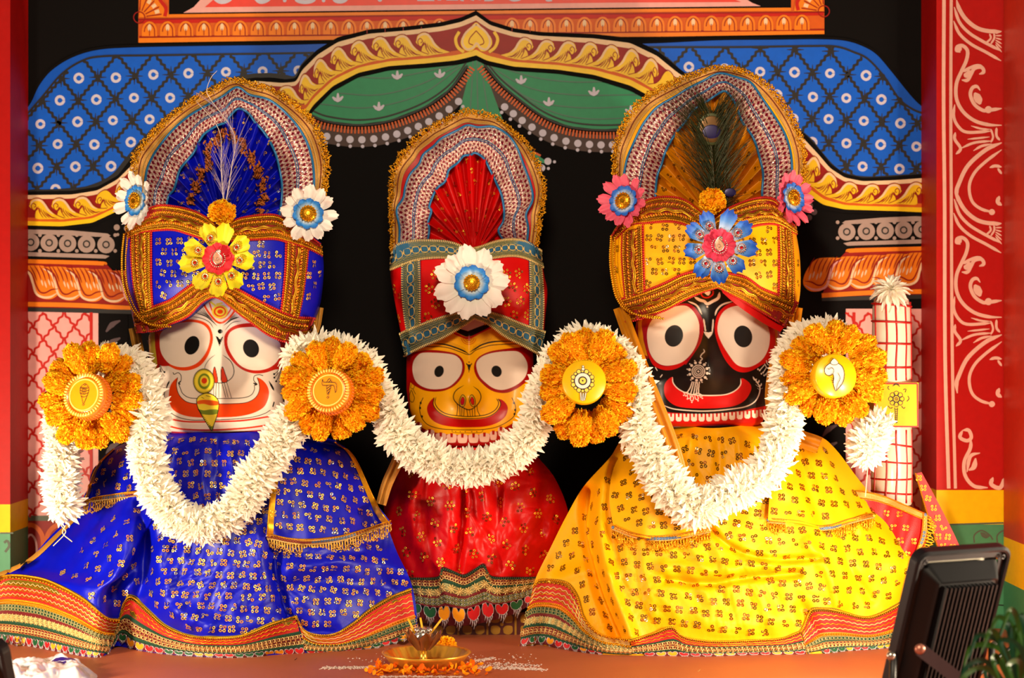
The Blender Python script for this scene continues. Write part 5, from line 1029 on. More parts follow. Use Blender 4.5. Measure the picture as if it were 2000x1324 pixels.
P, N = scatter(S2_, pts('1792 930 1802 930 1872 1075 1930 1220 1880 1225 1840 1090'), 19, .5, 1); seq_motifs(b, P, N, n=4, R=.005, r=.003, mats=(M_tyel,), pr=(1,)); g = Lanes(b, Surf(np.swapaxes(S2_.G, 0, 1))); g.rope(.03, .002, M_goldl); r = b.build('trailing_end', o, o.location); r.location = (0, 0, 0)
# pedestal under the red robe
kz = CZ-(1196-662)*S(.315); b = MB(); x0, x1 = W(796, 0, .315)[0], W(1062, 0, .315)[0]; Mped = mat('maroon_lacquer', (70, 8, 8), .45); Mpg = mat('olive_gold_paint', (150, 106, 14), .5)
b.box((x0, .315, 0), (x1, .47, kz), Mped); q = Paint(b, lambda x, y, l: W(x, y, .315-.0005*l))
for cx in (815, 868, 925, 980, 1038):
    for sx in (-1, 1):
        for sy in (-1, 1): q.fill(np.stack([cx+sx*A([3, 8, 18, 21, 21, 14, 5, 3]), 1219+sy*A([8, 3, 3, 6, 15, 20, 18, 12])], 1), Mpg, 1, sm=True)
    q.disc(cx, 1219, 3.5, Mpg, 1); q.stroke(pts(f'{cx+27} 1197 {cx+27} 1240'), 4, Mpg, 1, sm=False)
tag(b.build('pedestal', None), 'low maroon pedestal painted with olive gold petals, under the red robe', 'pedestal')
# ------------------------------------------------------------------ flowers
def petal(L, Wd, ns=6, nw=5, bend=.3, cup=.25, tip=.5, ruffle=0, prof=None, seed=0):
    """petal along +x lying in xy, rising to +z"""
    r = random.Random(seed); s = np.linspace(0, 1, ns)[:, None]; k = np.linspace(-1, 1, nw)[None]
    w_ = (np.interp(s, *prof) if prof else np.sin(np.clip(s, .06, 1)**.8*math.pi*.93)**.6)*Wd/2
    x = L*s*np.cos(bend*s)+0*k; z = L*s*np.sin(bend*s)*.8+cup*w_*k**2+ruffle*Wd*np.sin(k*5+seed)*s**2
    if tip: x = x-L*tip*.12*np.abs(k)**2*s**3+ruffle*L*.35*np.sin(k*8+seed)*s**5
    return np.stack([x, w_*k, z], -1).reshape(-1, 3), gridf(ns, nw)
def mesh_of(mb, name): o = mb.build(name); me = o.data; bpy.data.objects.remove(o); return me
CH = []
for v_ in range(4):
    b = MB(); r = np.random.default_rng(40+v_)
    for ring, (n, th0, th1, L, w_) in enumerate(((17, 80, 108, .042, .0076), (18, 60, 84, .042, .0074), (16, 38, 62, .039, .0068), (11, 16, 38, .031, .0058), (5, 2, 12, .020, .0050))):
        V, F = petal(1, 1, 7, 5, -.45, .18, prof=([0, .3, .7, .88, 1], [.35, .8, 1, .85, .35]))
        for i in range(n):
            a = 2*math.pi*(i+r.random()*.7)/n; th = math.radians(r.uniform(th0, th1)); d = A([math.sin(th)*math.cos(a), math.sin(th)*math.sin(a), math.cos(th)]); up = A([-math.cos(th)*math.cos(a), -math.cos(th)*math.sin(a), math.sin(th)])
            l_ = L*r.uniform(.82, 1.1); ww = w_*r.uniform(.8, 1.2); q = V*A([l_, ww, l_]); b.add(q[:, :1]*d+q[:, 1:2]*np.cross(up, d)+q[:, 2:]*up*(1 if ring < 4 else -1), F, M_pet)
    b.add(SPHL[0]*.005, SPHL[1], M_stub); V, F = tube([[0, 0, -.006], [0, 0, 0]], .003, 6); b.add(V, F, M_stub); CH.append(mesh_of(b, 'chrysanthemum'))
MG = []
for v_ in range(5):
    b = MB(); r = np.random.default_rng(60+v_); sp = sph(20, 12); n = 650
    lump = lambda q: 1+.10*np.sin(q[:, 0]*5+v_)*np.sin(q[:, 1]*6+v_*2)+.07*np.sin(q[:, 2]*9+v_)
    b.add(sp[0]*.80*lump(sp[0])[:, None], sp[1], M_mari, col=lin((248, 150, 4)))
    d = unit(r.normal(0, 1, (n, 3))); d = np.where(r.random(n)[:, None] < .04, d*0+A([0, 0, 1]), d); F_ = frames(unit(d+r.normal(0, .35, (n, 3))), None, r.random(n)*6.28)
    k = np.linspace(-1, 1, 5); V = np.array([[x*.085, .035*math.sin(x*5)+(.04 if z else 0), z*.14+.02*abs(x)] for z in (0, .55, 1) for x in k]); F = gridf(3, 5)
    sz = r.uniform(.75, 1.35, n); hue = r.random(n); c0 = lin((255, 206, 30)); c1 = lin((255, 176, 6)); c2 = lin((214, 96, 0))
    col = np.where(hue[:, None] < .55, c0, np.where(hue[:, None] < .93, c1, c2)); Vv = (np.einsum('nij,mj->nmi', F_*sz[:, None, None], V)+(d*.80*lump(d)[:, None])[:, None]).reshape(-1, 3)
    b.add(Vv, (F[None]+(np.arange(n)*len(V))[:, None, None]).reshape(-1, 4), M_mari, True, col=np.repeat(col, len(V), 0)); MG.append(mesh_of(b, 'marigold'))
MGR = []
for me_ in MG:
    q_ = me_.copy(); co = np.empty(len(q_.vertices)*3, np.float32); q_.vertices.foreach_get('co', co); co = co.reshape(-1, 3); co[:, :2] *= np.clip(.95+.14*co[:, 2:], .5, 1.1); q_.vertices.foreach_set('co', co.ravel()); q_.update(); MGR.append(q_)
def put(me, name, parent, loc, R, s_, origin=(0, 0, 0)):
    o = bpy.data.objects.new(name, me); COL.objects.link(o); s_ = A(s_)*np.ones(3); M = np.eye(4); M[:3, :3] = A(R)*s_[None]; M[:3, 3] = A(loc)-A(origin)
    if parent is not None: o.parent = parent
    o.matrix_basis = Matrix(M.tolist()); return o
def garland(P, label, group=None, step=17, rad=.010, per=2, R=1.0, threads=(), maxn=98, spread=1.15):
    """P: rows px py depth"""
    P = A(P); c = cat(P, 10); G = W(c[:, 0], c[:, 1], c[:, 2]); G = resample(G, step=step*.001); n = len(G); t = unit(np.gradient(G, axis=0)); o_ = G[n//2]
    o = emp('white_garland', o_); tag(o, label, 'garland')
    b = MB(); b.add(*tube(G, .0025, 6), mat('cotton_thread', (226, 206, 170), .7))
    for T_ in threads: T_ = A(T_); q = cat(T_, 6); b.add(*tube(W(q[:, 0], q[:, 1], q[:, 2]), .0011, 5), MATS['cotton_thread'])
    r = b.build('thread', o, o_); r.location = (0, 0, 0); cnt = 0
    for i in range(n):
        f = A([0, -1., 0]); f = unit(f-(f@t[i])*t[i]); s_ = np.cross(t[i], f)
        for j in range(per):
            if cnt >= maxn: break
            a = ((j+.5)/per*2-1)*spread+random.uniform(-.35, .35)+(.45 if i % 2 else -.45)*(per < 3); d = f*math.cos(a)+s_*math.sin(a); d = unit(d+t[i]*random.uniform(-.35, .35))
            F_ = frames(d[None], None, A([random.random()*6.28]))[0]; put(CH[(i*per+j) % 4], 'chrysanthemum', o, G[i]+d*rad, F_, R*1.17*random.uniform(.85, 1.12), o_); cnt += 1
    return o
garland([(126, 985, .10), (118, 930, .10), (124, 870, .10), (116, 812, .09)], 'short white chrysanthemum strand hanging under the marigold ring nearest the plain red pillar', threads=[[(125, 1000, .09), (120, 1025, .09), (128, 1040, .09), (104, 1066, .09)], [(126, 1000, .09), (131, 1020, .09), (122, 1040, .09), (141, 1058, .09)]], R=.92)
garland([(212, 706, .09), (250, 712, .08), (278, 752, .07), (290, 815, .06), (286, 880, .055), (305, 950, .05), (340, 1005, .045), (395, 1028, .04), (450, 1002, .045), (490, 950, .05), (518, 905, .055), (548, 862, .06), (570, 820, .065)], 'white chrysanthemum garland draped over the blue robe', R=.98, step=23)
garland([(585, 700, .08), (605, 680, .085), (650, 688, .09), (700, 705, .10), (735, 765, .11), (757, 812, .12), (790, 862, .13), (840, 895, .14), (895, 912, .145), (950, 908, .145), (1005, 880, .13), (1040, 835, .12), (1058, 785, .11), (1078, 725, .10), (1110, 690, .095)], 'white chrysanthemum garland draped under the yellow face over the red robe', R=.98, step=25)
garland([(1120, 672, .08), (1170, 672, .08), (1215, 705, .075), (1238, 760, .07), (1244, 830, .06), (1272, 890, .05), (1305, 945, .045), (1352, 992, .04), (1390, 982, .04), (1440, 955, .045), (1490, 925, .05), (1520, 870, .055), (1535, 810, .06), (1540, 745, .07), (1545, 700, .08), (1575, 665, .09), (1620, 658, .09)], 'white chrysanthemum garland draped over the golden yellow robe', R=1.0, step=23)
garland([(1712, 830, .07), (1695, 852, .07), (1692, 880, .07)], 'short white chrysanthemum tassel under the conch disc ring', R=.95, step=14, threads=[[(1693, 890, .06), (1694, 920, .06), (1690, 970, .06)]])
def mring(cx, cy, rx, ry, fl, yd, label, gap=None, n=15):
    o_ = W(cx, cy, yd); o = emp('marigold_ring', o_); tag(o, label, 'garland'); b = MB(); a = np.linspace(0, 2*math.pi, 40, endpoint=False); b.add(*tube(W(cx+rx*np.cos(a), cy+ry*np.sin(a), yd+.01), .003, 6, True), MATS['cotton_thread']); r = b.build('thread', o, o_); r.location = (0, 0, 0)
    for i in range(n):
        a = 2*math.pi*i/n+random.uniform(-.05, .05)+.1
        if gap and abs((math.degrees(a) % 360)-gap[0]) < gap[1]: continue
        k = random.uniform(.94, 1.05); L = W(cx+rx*k*math.cos(a), cy+ry*k*math.sin(a), yd+(.010 if i % 2 else -.006)+random.uniform(-.004, .004)); d = A([math.cos(a+random.uniform(-.15, .15)), random.uniform(-.25, .1), -math.sin(a)])
        put(MGR[(i*3+int(cx)) % 5], 'marigold', o, L, frames(d[None], A([[0, 1., 0]]), A([random.uniform(-.4, .4)]))[0], A([fl[1], fl[1], fl[0]])*random.uniform(.92, 1.07), o_)
    return o
mring(180, 771, 72, 74, (.035, .0235), .035, 'marigold ring around the mallet disc beside the red pillar')
mring(648, 760, 70, 70, (.035, .0235), .035, 'marigold ring around the plough disc between the blue turban and the yellow face')
mring(1148, 757, 64, 84, (.037, .0255), .035, 'tall oval marigold ring around the wheel disc')
mring(1627, 729, 74, 72, (.035, .024), .035, 'marigold ring around the conch disc', gap=(140, 9))
# painted discs
def disc_thing(cx, cy, R, depth, yd, tilt, turned, label, art):
    c = W(cx, cy, yd); rot = Matrix.Rotation(tilt[0], 3, 'Z') @ Matrix.Rotation(tilt[1], 3, 'X'); Rm = A(rot); o = emp('painted_disc', c); o.rotation_euler = rot.to_euler(); tag(o, label, 'disc')
    b = MB(); prof = [(0, 0), (R*.96, 0), (R, .003), (R, depth-.003), (R*.97, depth), (0, depth)] if not turned else [(0, .002), (R*.70, .002), (R*.74, 0), (R*.78, .004), (R*.82, .004), (R*.86, 0), (R*.97, 0), (R, .003), (R, depth*.3), (R*.97, depth*.4), (R, depth*.55), (R, depth-.003), (R*.97, depth), (0, depth)]
    a = np.linspace(0, 2*math.pi, 64, endpoint=False); V = np.array([[r_*math.cos(x), y_, r_*math.sin(x)] for r_, y_ in prof for x in a]); base = mat('disc_yellow', (246, 190, 6), .35, coat=.3) if not turned else mat('disc_orange', (236, 138, 14), .35, coat=.3)
    b.add(V, gridf(len(prof), 64, True)[:, ::-1], base); b.build('disc_body', o)
    if turned:
        b = MB(); n = 44; a = np.linspace(0, 2*math.pi, n, endpoint=False); b.inst(SPHL, frames(np.stack([np.cos(a)*0, 0*a-1, 0*a], 1), np.stack([np.cos(a), 0*a, np.sin(a)], 1))*A([.0044, .0022, .0022]), np.stack([R*.91*np.cos(a), 0*a-.0006, R*.91*np.sin(a)], 1), mat('disc_bead_cream', (250, 214, 100), .4))
        b.inst(SPHL, np.tile(np.diag([.0028, .011, .0028]), (n, 1, 1)), np.stack([R*1.0*np.cos(a), 0*a+depth*.7, R*1.0*np.sin(a)], 1), mat('disc_side_orange', (226, 112, 10), .4)); b.build('beaded_rim', o)
    b = MB(); q = Paint(b, lambda x, y, l: np.stack([A(x)*.001, 0*A(x)-.0006*l+(.0 if not turned else .0018), -A(y)*.001], -1)); art(q, R*1000); b.build('painted_emblem', o); return o
MW = mat('emblem_white', (236, 214, 196), .45); MDO = mat('disc_centre_orange', (244, 152, 6), .4); MCR = mat('disc_ring_cream', (252, 222, 110), .4); MFY = mat('wheel_yellow', (244, 196, 30), .4)
def gada(q, R):
    q.disc(0, 0, R*.68, MDO, 1, n=40); q.ring(0, 0, R*.70, 2.4, MCR, 2, n=40)
    k = lambda s: q.stroke((pts(s)-[555, 675])/5.516, .9, M_line, 3)
    k('505 600 520 575 555 555 590 575 607 600 610 640 600 680 570 770'); k('505 600 510 650 530 690 560 770'); k('505 600 555 612 607 600'); k('515 590 555 600 595 590'); k('507 625 555 640 608 625'); k('512 655 555 670 605 655'); k('525 690 560 700 598 685'); k('540 560 555 580 570 560'); k('535 610 535 660'); k('555 612 555 668'); k('575 610 575 660'); q.ring((565-555)/5.516, (782-675)/5.516, 2.2, .8, M_line, 3)
def hala(q, R):
    q.disc(0, 0, R*.68, MDO, 1, n=40); q.ring(0, 0, R*.70, 2.4, MCR, 2, n=40)
    k = lambda s, w_=1.0: q.stroke((pts(s)-[567, 690])/5.757, w_, M_line, 3)
    k('490 565 500 595 540 600 600 600 645 605 662 640 660 690 650 718'); k('490 565 488 600 495 632 540 636 600 632 630 640 640 670 650 715'); k('540 600 570 556 603 600'); k('542 636 560 745'); k('598 632 572 745'); k('560 600 585 580'); k('550 670 590 640'); k('556 700 588 665'); k('562 730 582 700'); q.ring(0, (770-690)/5.757, 2.3, .9, M_line, 3)
def chakra(q, R):
    for i in range(16): a = 2*math.pi*i/16; r_ = 4.2 if i % 2 else 3.0; q.disc(19.5*math.cos(a)-3, 19.5*math.sin(a)-1, r_+.7, M_line, 1, n=14); q.disc(19.5*math.cos(a)-3, 19.5*math.sin(a)-1, r_-.5, MFY, 2, n=14)
    q.disc(-3, -1, 16.3, M_line, 3, n=36); q.disc(-3, -1, 15, MW, 4, n=36); q.disc(-3, -1, 8.6, M_line, 5); q.disc(-3, -1, 6.2, MFY, 6); q.disc(-3, -1, 1.6, M_line, 7)
    for y, r_ in ((-24, 3.6), (-29, 2.6)): q.disc(-2, y, r_, M_line, 3); q.disc(-2, y, r_-.9, MW, 4)
    for s in ((-7, 22, -6, 37), (-2, 23, -3, 38), (3, 22, 0, 37)): q.stroke(A(s).reshape(2, 2), 3.6, M_line, 2, sm=False); q.stroke(A(s).reshape(2, 2), 2.0, MW, 3, sm=False)
def conch(q, R):
    g = lambda s: (pts(s)-[970, 940])/2.853+[-2, -1]
    body = '955 870 935 880 912 900 908 925 920 942 940 945 955 935 960 960 955 985 965 1030 980 1020 1010 985 1022 940 1015 900 995 880 975 872'
    q.fill(g(body), MW, 2, sm=True); q.stroke(g(body), 1.3, M_line, 4, closed=True)
    q.stroke(g('955 935 962 915 950 900 935 910 925 905'), 1.1, M_line, 5); q.stroke(g('985 930 995 960 980 990 968 1025'), 1.1, M_line, 5)
    for s in ('940 955 958 962', '940 968 955 972', '945 980 958 984'): q.stroke(g(s), 1, M_line, 5)
    for y, r_ in ((873, 24), (864, 17), (856, 10)): c_ = g(f'965 {y}')[0]; q.disc(c_[0], c_[1], r_/2.853, M_line, 6, ry=r_/4.6); q.disc(c_[0], c_[1], r_/2.853-1.1, MW, 7, ry=r_/4.6-1)
disc_thing(163, 771, .0435, .036, -.035, (-.30, -.22), True, 'orange turned disc with a mallet drawing, beside the red pillar', gada)
disc_thing(641, 762, .0430, .034, -.035, (-.22, -.22), True, 'orange turned disc with a plough drawing', hala)
disc_thing(1141, 745, .0425, .030, -.035, (0, -.16), False, 'yellow disc painted with a white wheel and petals', chakra)
disc_thing(1633, 733, .0425, .030, -.035, (.18, -.14), False, 'yellow disc painted with a white conch shell', conch)
# fabric flowers
def fpetal_mesh(L, Wd, cols, ns=9, nw=9, bend=.25, ruff=.10, seed=0, prof=([0, .2, .6, .85, 1], [.25, .5, .9, 1, .72]), m=None):
    b = MB(); V, F = petal(L, Wd, ns, nw, bend, .22, 1, ruff, prof, seed); s = np.linspace(0, 1, ns); c = np.stack([np.interp(s, cols[0], [lin(q)[k] for q in cols[1]]) for k in range(3)], 1)
    b.add(V, F, m or M_vcm, True, col=np.repeat(c, nw, 0)); return mesh_of(b, 'petal')
def fabric_flower(cx, cy, yd, nrm, label, outer, inner, centre, gem=False, gapmiss=None, rot=0, grp=None):
    c = W(cx, cy, yd); n = unit(A(nrm)); F = frames(n[None], None, A([rot]))[0]; o = emp('fabric_flower', c); o.rotation_euler = Matrix(F.tolist()).to_euler(); tag(o, label, 'flower', grp)
    R_, n_, me = outer
    for i in range(n_):
        a = 2*math.pi*i/n_+random.uniform(-.07, .07); ra = A(Matrix.Rotation(a, 3, 'Z') @ Matrix.Rotation(-random.uniform(.05, .25), 3, 'Y')); q = put(me[i % len(me)], 'petal', o, A([.006*math.cos(a), .006*math.sin(a), -.002*(i % 2)]), ra, random.uniform(.93, 1.06))
        if gem and i in gem:
            b = MB(); z = .016; b.add(torus(.0052, .0012, 14, 5)[0]+A([R_*.62, 0, z*.45+.006]), torus(.0052, .0012, 14, 5)[1], M_steel)
            for k in range(12): a2 = k*math.pi/6; b.add(SPHL[0]*A([.0014, .0014, .001])+A([R_*.62+.0078*math.cos(a2), .0078*math.sin(a2), z*.45+.005]), SPHL[1], mat('orange_jewel_rim', (216, 120, 40), .4))
            b.add(SPHL[0]*A([.0036, .0036, .0022])+A([R_*.62, 0, z*.45+.006]), SPHL[1], M_gem); b.build('gem', q)
    if inner:
        R2, n2, me2 = inner; b = MB()
        for i in range(n2): a = 2*math.pi*i/n2+.2; put(me2[i % len(me2)], 'inner_petal', o, A([.002*math.cos(a), .002*math.sin(a), .005+.001*(i % 2)]), A(Matrix.Rotation(a, 3, 'Z')), 1)
    b = MB()
    if centre == 'boss':
        r0 = .0165 if R_ > .045 else .0125
        b.add(SPHH[0]*A([r0, r0, .007])+[0, 0, .012], SPHH[1], M_gold)
        for k in range(16): a = k*math.pi/8; b.add(SPHL[0]*.0020*r0/.014+A([r0*.93*math.cos(a), r0*.93*math.sin(a), .0145]), SPHL[1], M_gold); b.add(*tube(np.array([[r0*.25*math.cos(a), r0*.25*math.sin(a), .0195], [r0*.8*math.cos(a), r0*.8*math.sin(a), .0165]]), .0009, 4), M_gold)
        b.build('gold_centre', o)
    else:
        z = .020; d = np.linspace(0, 2*math.pi, 40); 
        px_ = A([0, .008, .0105, .009, .004, -.001, -.004, -.0045, -.002, .0015, .0055, .003, -.003, -.0085, -.0105, -.009, -.004]); py_ = A([-.014, -.010, -.003, .004, .009, .013, .0165, .0175, .018, .0165, .0145, .019, .0185, .010, .001, -.007, -.0125])
        P = np.stack([px_*.85, py_*.85, 0*px_+z], 1); cc = cat(P, 4, True); b.add(np.vstack([cc, [[0, -.002, z+.002]]]), np.array([(i, (i+1) % len(cc), len(cc)) for i in range(len(cc))]), mat('peach_enamel', (214, 150, 120), .3)); b.add(*tube(cc, .0012, 6, True), M_steel)
        for k in np.linspace(-.75*math.pi, .75*math.pi, 19): a = k-math.pi/2; b.add(SPHL[0]*.0017+A([.0150*math.cos(a), -.001+.0155*math.sin(a), z-.001]), SPHL[1], M_steel)
        for k in range(8): a = k*math.pi/4; b.add(SPHL[0]*.0010+A([.003*math.cos(a), -.003+.003*math.sin(a), z+.0025]), SPHL[1], M_steel)
        b.build('paisley_brooch', o)
    return o
WPE = [fpetal_mesh(.056, .0245, ([0, .35, .6, 1], [(220, 220, 120), (240, 236, 220), (244, 232, 226), (240, 224, 218)]), seed=k) for k in range(3)]
WPS = [fpetal_mesh(.050, .028, ([0, .35, .6, 1], [(220, 220, 120), (240, 236, 220), (244, 232, 226), (240, 224, 218)]), seed=k+3) for k in range(3)]
BIN = [fpetal_mesh(.031, .020, ([0, .45, .7, 1], [(250, 244, 225), (214, 232, 240), (50, 150, 232), (16, 104, 206)]), seed=k, ruff=.05) for k in range(3)]
PPE = [fpetal_mesh(.052, .022, ([0, .5, 1], [(214, 60, 100), (226, 80, 112), (232, 96, 122)]), seed=k+5) for k in range(3)]
BIN2 = [fpetal_mesh(.031, .019, ([0, .5, .75, 1], [(226, 232, 246), (190, 210, 240), (36, 110, 210), (20, 84, 190)]), seed=k+2, ruff=.05) for k in range(3)]
YPE = [fpetal_mesh(.074, .038, ([0, .4, 1], [(214, 190, 20), (234, 218, 24), (228, 212, 20)]), seed=k+8, prof=([0, .3, .7, .9, 1], [.25, .5, .85, 1, .8])) for k in range(3)]
RIN = [fpetal_mesh(.031, .024, ([0, .4, 1], [(176, 10, 30), (226, 26, 44), (230, 40, 56)]), seed=k+11, ruff=.08) for k in range(3)]
BPE = [fpetal_mesh(.073, .034, ([0, .35, .6, .85, 1], [(210, 214, 230), (196, 210, 234), (90, 150, 220), (24, 96, 206), (16, 76, 190)]), seed=k+14, prof=([0, .3, .7, .9, 1], [.3, .55, .9, 1, .8]), ruff=.14) for k in range(3)]
PIN = [fpetal_mesh(.033, .022, ([0, .4, 1], [(196, 20, 60), (222, 40, 80), (226, 56, 92)]), seed=k+17, ruff=.08) for k in range(3)]
fabric_flower(272, 393, .125, (-.62, -.78, .05), 'white fabric flower with blue heart on the turban edge nearest the red pillar', (.05, 11, WPE), (.03, 9, BIN), 'boss', grp=None)
fabric_flower(601, 419, .125, (.18, -.97, .1), 'white fabric flower with blue heart on the blue turban corner beside the black wall', (.05, 12, WPE), (.03, 10, BIN), 'boss')
fabric_flower(922, 553, .185, (-.03, -1, .05), 'large white fabric flower with blue heart on the red turban front', (.055, 11, [fpetal_mesh(.076, .040, ([0, .35, .6, 1], [(220, 220, 120), (240, 236, 220), (244, 230, 224), (240, 222, 216)]), seed=k+21) for k in range(3)]), (.03, 10, [fpetal_mesh(.036, .024, ([0, .45, .7, 1], [(250, 244, 225), (214, 232, 240), (50, 150, 232), (16, 104, 206)]), seed=k+24, ruff=.05) for k in range(2)]), 'boss')
fabric_flower(1222, 394, .120, (-.50, -.85, .12), 'pink fabric flower with blue heart on the yellow turban corner beside the black wall', (.05, 12, PPE), (.03, 10, BIN2), 'boss', rot=.3)
fabric_flower(1542, 388, .120, (.62, -.78, .1), 'pink fabric flower with blue heart on the yellow turban corner nearest the scrollwork pillar', (.05, 12, PPE), (.03, 10, BIN2), 'boss', rot=.1)
fabric_flower(428, 506, .045, (0, -1, .04), 'yellow fabric flower with red heart and paisley brooch on the blue turban', (.066, 9, YPE), (.031, 8, RIN), 'paisley', gem=(0, 1, 3, 4, 5, 6, 7, 8), rot=-.12)
fabric_flower(1403, 480, .045, (0, -1, .04), 'blue fabric flower with pink heart and paisley brooch on the golden yellow turban', (.064, 9, BPE), (.031, 10, PIN), 'paisley', gem=(0, 1, 3, 4, 5, 6, 7, 8), rot=-.12)
def lone(me, name, cx, cy, yd, sc_, label, nrm=(0, -1, .2), cat_='flower'):
    o = put(me, name, None, W(cx, cy, yd), frames(A([nrm]), None, A([.7]))[0], sc_); return tag(o, label, cat_)
lone(MG[0], 'marigold', 434, 415, .085, .0275, 'single marigold at the top centre of the blue turban')
lone(MG[2], 'marigold', 1391, 392, .085, .0275, 'single marigold above the blue fabric flower on the golden yellow turban')
# feathers
def feather(label, stems, barb, m, ms, eye=None, name='feather', br=.0006):
    o_ = W(*stems[0][0][0]); o = emp(name, o_); tag(o, label, 'feather')
    for S_, n, spread, L0, cur in stems:
        b = MB(); S_ = A(S_); c = cat(S_, 10); G = W(c[:, 0], c[:, 1], c[:, 2]); b.add(*tube(G, np.linspace(.0013, .0005, len(G)), 5), ms); r = b.build('shaft', o, o_); r.location = (0, 0, 0)
        b = MB(); t = unit(np.gradient(G, axis=0))
        for i in range(n):
            k = random.random()**1.0*barb; j = int(k*(len(G)-1)); sd = random.choice((-1, 1)); side = unit(np.cross(t[j], [0, -1, 0]))*sd; L = L0*random.uniform(.5, 1.1)*(.5+.5*math.sin(math.pi*min(1, k/barb*.8+.15)))
            d0 = unit(t[j]*random.uniform(.7, 1.3)+side*spread*random.uniform(.3, 1)+A([0, random.uniform(-.35, .12), 0])); q = [G[j]]
            for z in range(6): q.append(q[-1]+d0*L/6); d0 = unit(d0+side*cur*random.uniform(.3, 1)*.16+A([0, 0, -.02]))
            b.add(*tube(np.array(q), np.linspace(br, br*.35, 7), 3), m)
        r = b.build('barbs', o, o_); r.location = (0, 0, 0)
    if eye:
        for nm, x, y, rx, ry, yy, mm in eye:
            b = MB(); V = SPHH[0]*A([rx*.001, .0012, ry*.001]); V[:, 2] = V[:, 2]*(1+.0*V[:, 2]); b.add(V+(W(x, y, yy)-o_), SPHH[1], mm); b.build(nm, o)
    return o
MPG = mat('peacock_dark_green', (44, 48, 14), .45, .3); MPS = mat('peacock_shaft', (70, 62, 30), .5); MFW = mat('pale_feather_barb', (170, 150, 190), .5); MFS = mat('pale_feather_shaft', (226, 206, 196), .5)
EY = [('eye_rim', 1390, 252, 30, 33, .1405, mat('peacock_rim', (52, 56, 16), .4, .4)), ('eye_ring', 1390, 252, 25, 27, .1390, mat('peacock_bronze', (92, 60, 18), .35, .5)), ('eye_spot', 1390, 257, 19, 14, .1375, mat('peacock_violet', (26, 14, 70), .35, .3))]
feather('dark green peacock feather with violet eye standing in the golden yellow fan crest', [([(1396, 400, .13), (1394, 340, .142), (1390, 280, .145), (1390, 225, .145)], 420, .85, .150, .35), ([(1390, 300, .145), (1390, 250, .145), (1392, 215, .145)], 110, 1.1, .07, -.4)], 1, MPG, MPS, EY, 'peacock_feather', .0008)
feather('short second peacock feather beside the marigold on the golden yellow turban', [([(1410, 408, .12), (1420, 388, .125), (1428, 368, .125)], 70, .9, .045, .2)], 1, MPG, MPS, [('eye_spot', 1426, 376, 12, 9, .118, MATS['peacock_violet'])], 'peacock_feather', .0008)
feather('pale wispy pair of feather stems in the blue fan crest', [([(437, 396, .12), (432, 330, .13), (428, 255, .14), (384, 198, .15)], 44, .45, .075, .12), ([(441, 396, .12), (452, 330, .13), (457, 262, .14), (412, 195, .15), (404, 176, .15), (412, 152, .15), (424, 138, .15)], 44, .45, .085, .12)], .5, MFW, MFS, None, 'wispy_feather', .0005)
# ------------------------------------------------------------------ staff, floodlights, plate, litter
xs, ys_ = W(1741, 0, .30)[0], .30
o = emp('checked_staff', (xs, ys_, 0)); tag(o, 'white round staff with red painted checks and a yellow panel', 'staff')
zz = lambda py: CZ-(py-662)*S(.30)
b = MB(); rows = [(985, 37.5), (982, 39), (900, 39.5), (833, 39), (745, 38.5), (650, 37.5), (600, 36.5), (585, 33), (576, 24), (573, 0)]; rows = rows[::-1]; a = np.linspace(0, 2*math.pi, 40, endpoint=False)
Ms = mat('staff_white_paint', (238, 214, 196), .3, coat=.3); V = np.array([[r_*S(.3)*math.sin(x), -r_*S(.3)*math.cos(x), zz(py)] for py, r_ in rows for x in a]); b.add(V, gridf(len(rows), 40, True), Ms)
b.add(np.array([[30*S(.3)*math.sin(x), -30*S(.3)*math.cos(x), z] for z in (zz(984), 0) for x in a]), gridf(2, 40, True), Ms)
def cyl(px, py, h=.0006): th = math.asin(max(-1, min(1, (px-1741)/39.2))); r_ = 39.2*S(.3)+h; return [r_*math.sin(th), -r_*math.cos(th), zz(py)]
Mrs = mat('staff_red_line', (176, 16, 14), .4)
for y, d in ((596, 3), (629, 2), (671, 1), (717, 0), (866, 6), (901, 3), (934, 0), (961, 3)): P = np.array([[38.8*S(.3)*math.sin(x), -38.8*S(.3)*math.cos(x), zz(y+d*math.sin(x))] for x in np.linspace(-1.6, 1.6, 24)]); P[:, :2] *= 1+(.0 if y > 740 else -.01*(740-y)/140*2); b.add(*tube(P, .0023, 6), Mrs)
for th in (-1.15, -.45, .05, .62, 1.2):
    for y0, y1 in ((590, 742), (838, 980)): P = np.array([[k*S(.3)*math.sin(th+.03*math.sin(y*.05)), -k*S(.3)*math.cos(th+.03*math.sin(y*.05)), zz(y)] for y, k in [(y, np.interp(y, [590, 742, 980], [36.6, 38.6, 39.3])) for y in np.linspace(y0, y1, 16)]]); b.add(*tube(P, .0021, 6), Mrs)
b.build('shaft', o)
b = MB(); x0, x1, yA = (1703-1741)*S(.3)-.002, 42*S(.3)+.002, -.045; b.box((x0, yA, zz(832)), (x1, .045, zz(746)), mat('panel_yellow', (248, 190, 8), .3, coat=.3))
q = Paint(b, lambda x, y, l: np.stack([(A(x)-1741)*S(.255), 0*A(x)+yA-.0004*l, CZ-(A(y)-662)*S(.255)], -1)); q.stroke(pts('1700 749 1783 749 1784 833 1700 833'), 3, Mrs, 1, sm=False, closed=True)
g = lambda s: T(1300, 400, 2.853, s)
for i in range(8): a_ = i*math.pi/4; q.ring(1742+10.5*math.cos(a_), 779+10.5*math.sin(a_), 5, 1.3, M_line, 1, n=12)
q.ring(1742, 779, 7, 1.5, M_line, 2); q.ring(1742, 779, 3, 1.3, M_line, 2); q.disc(1742, 779, 1, M_line, 3)
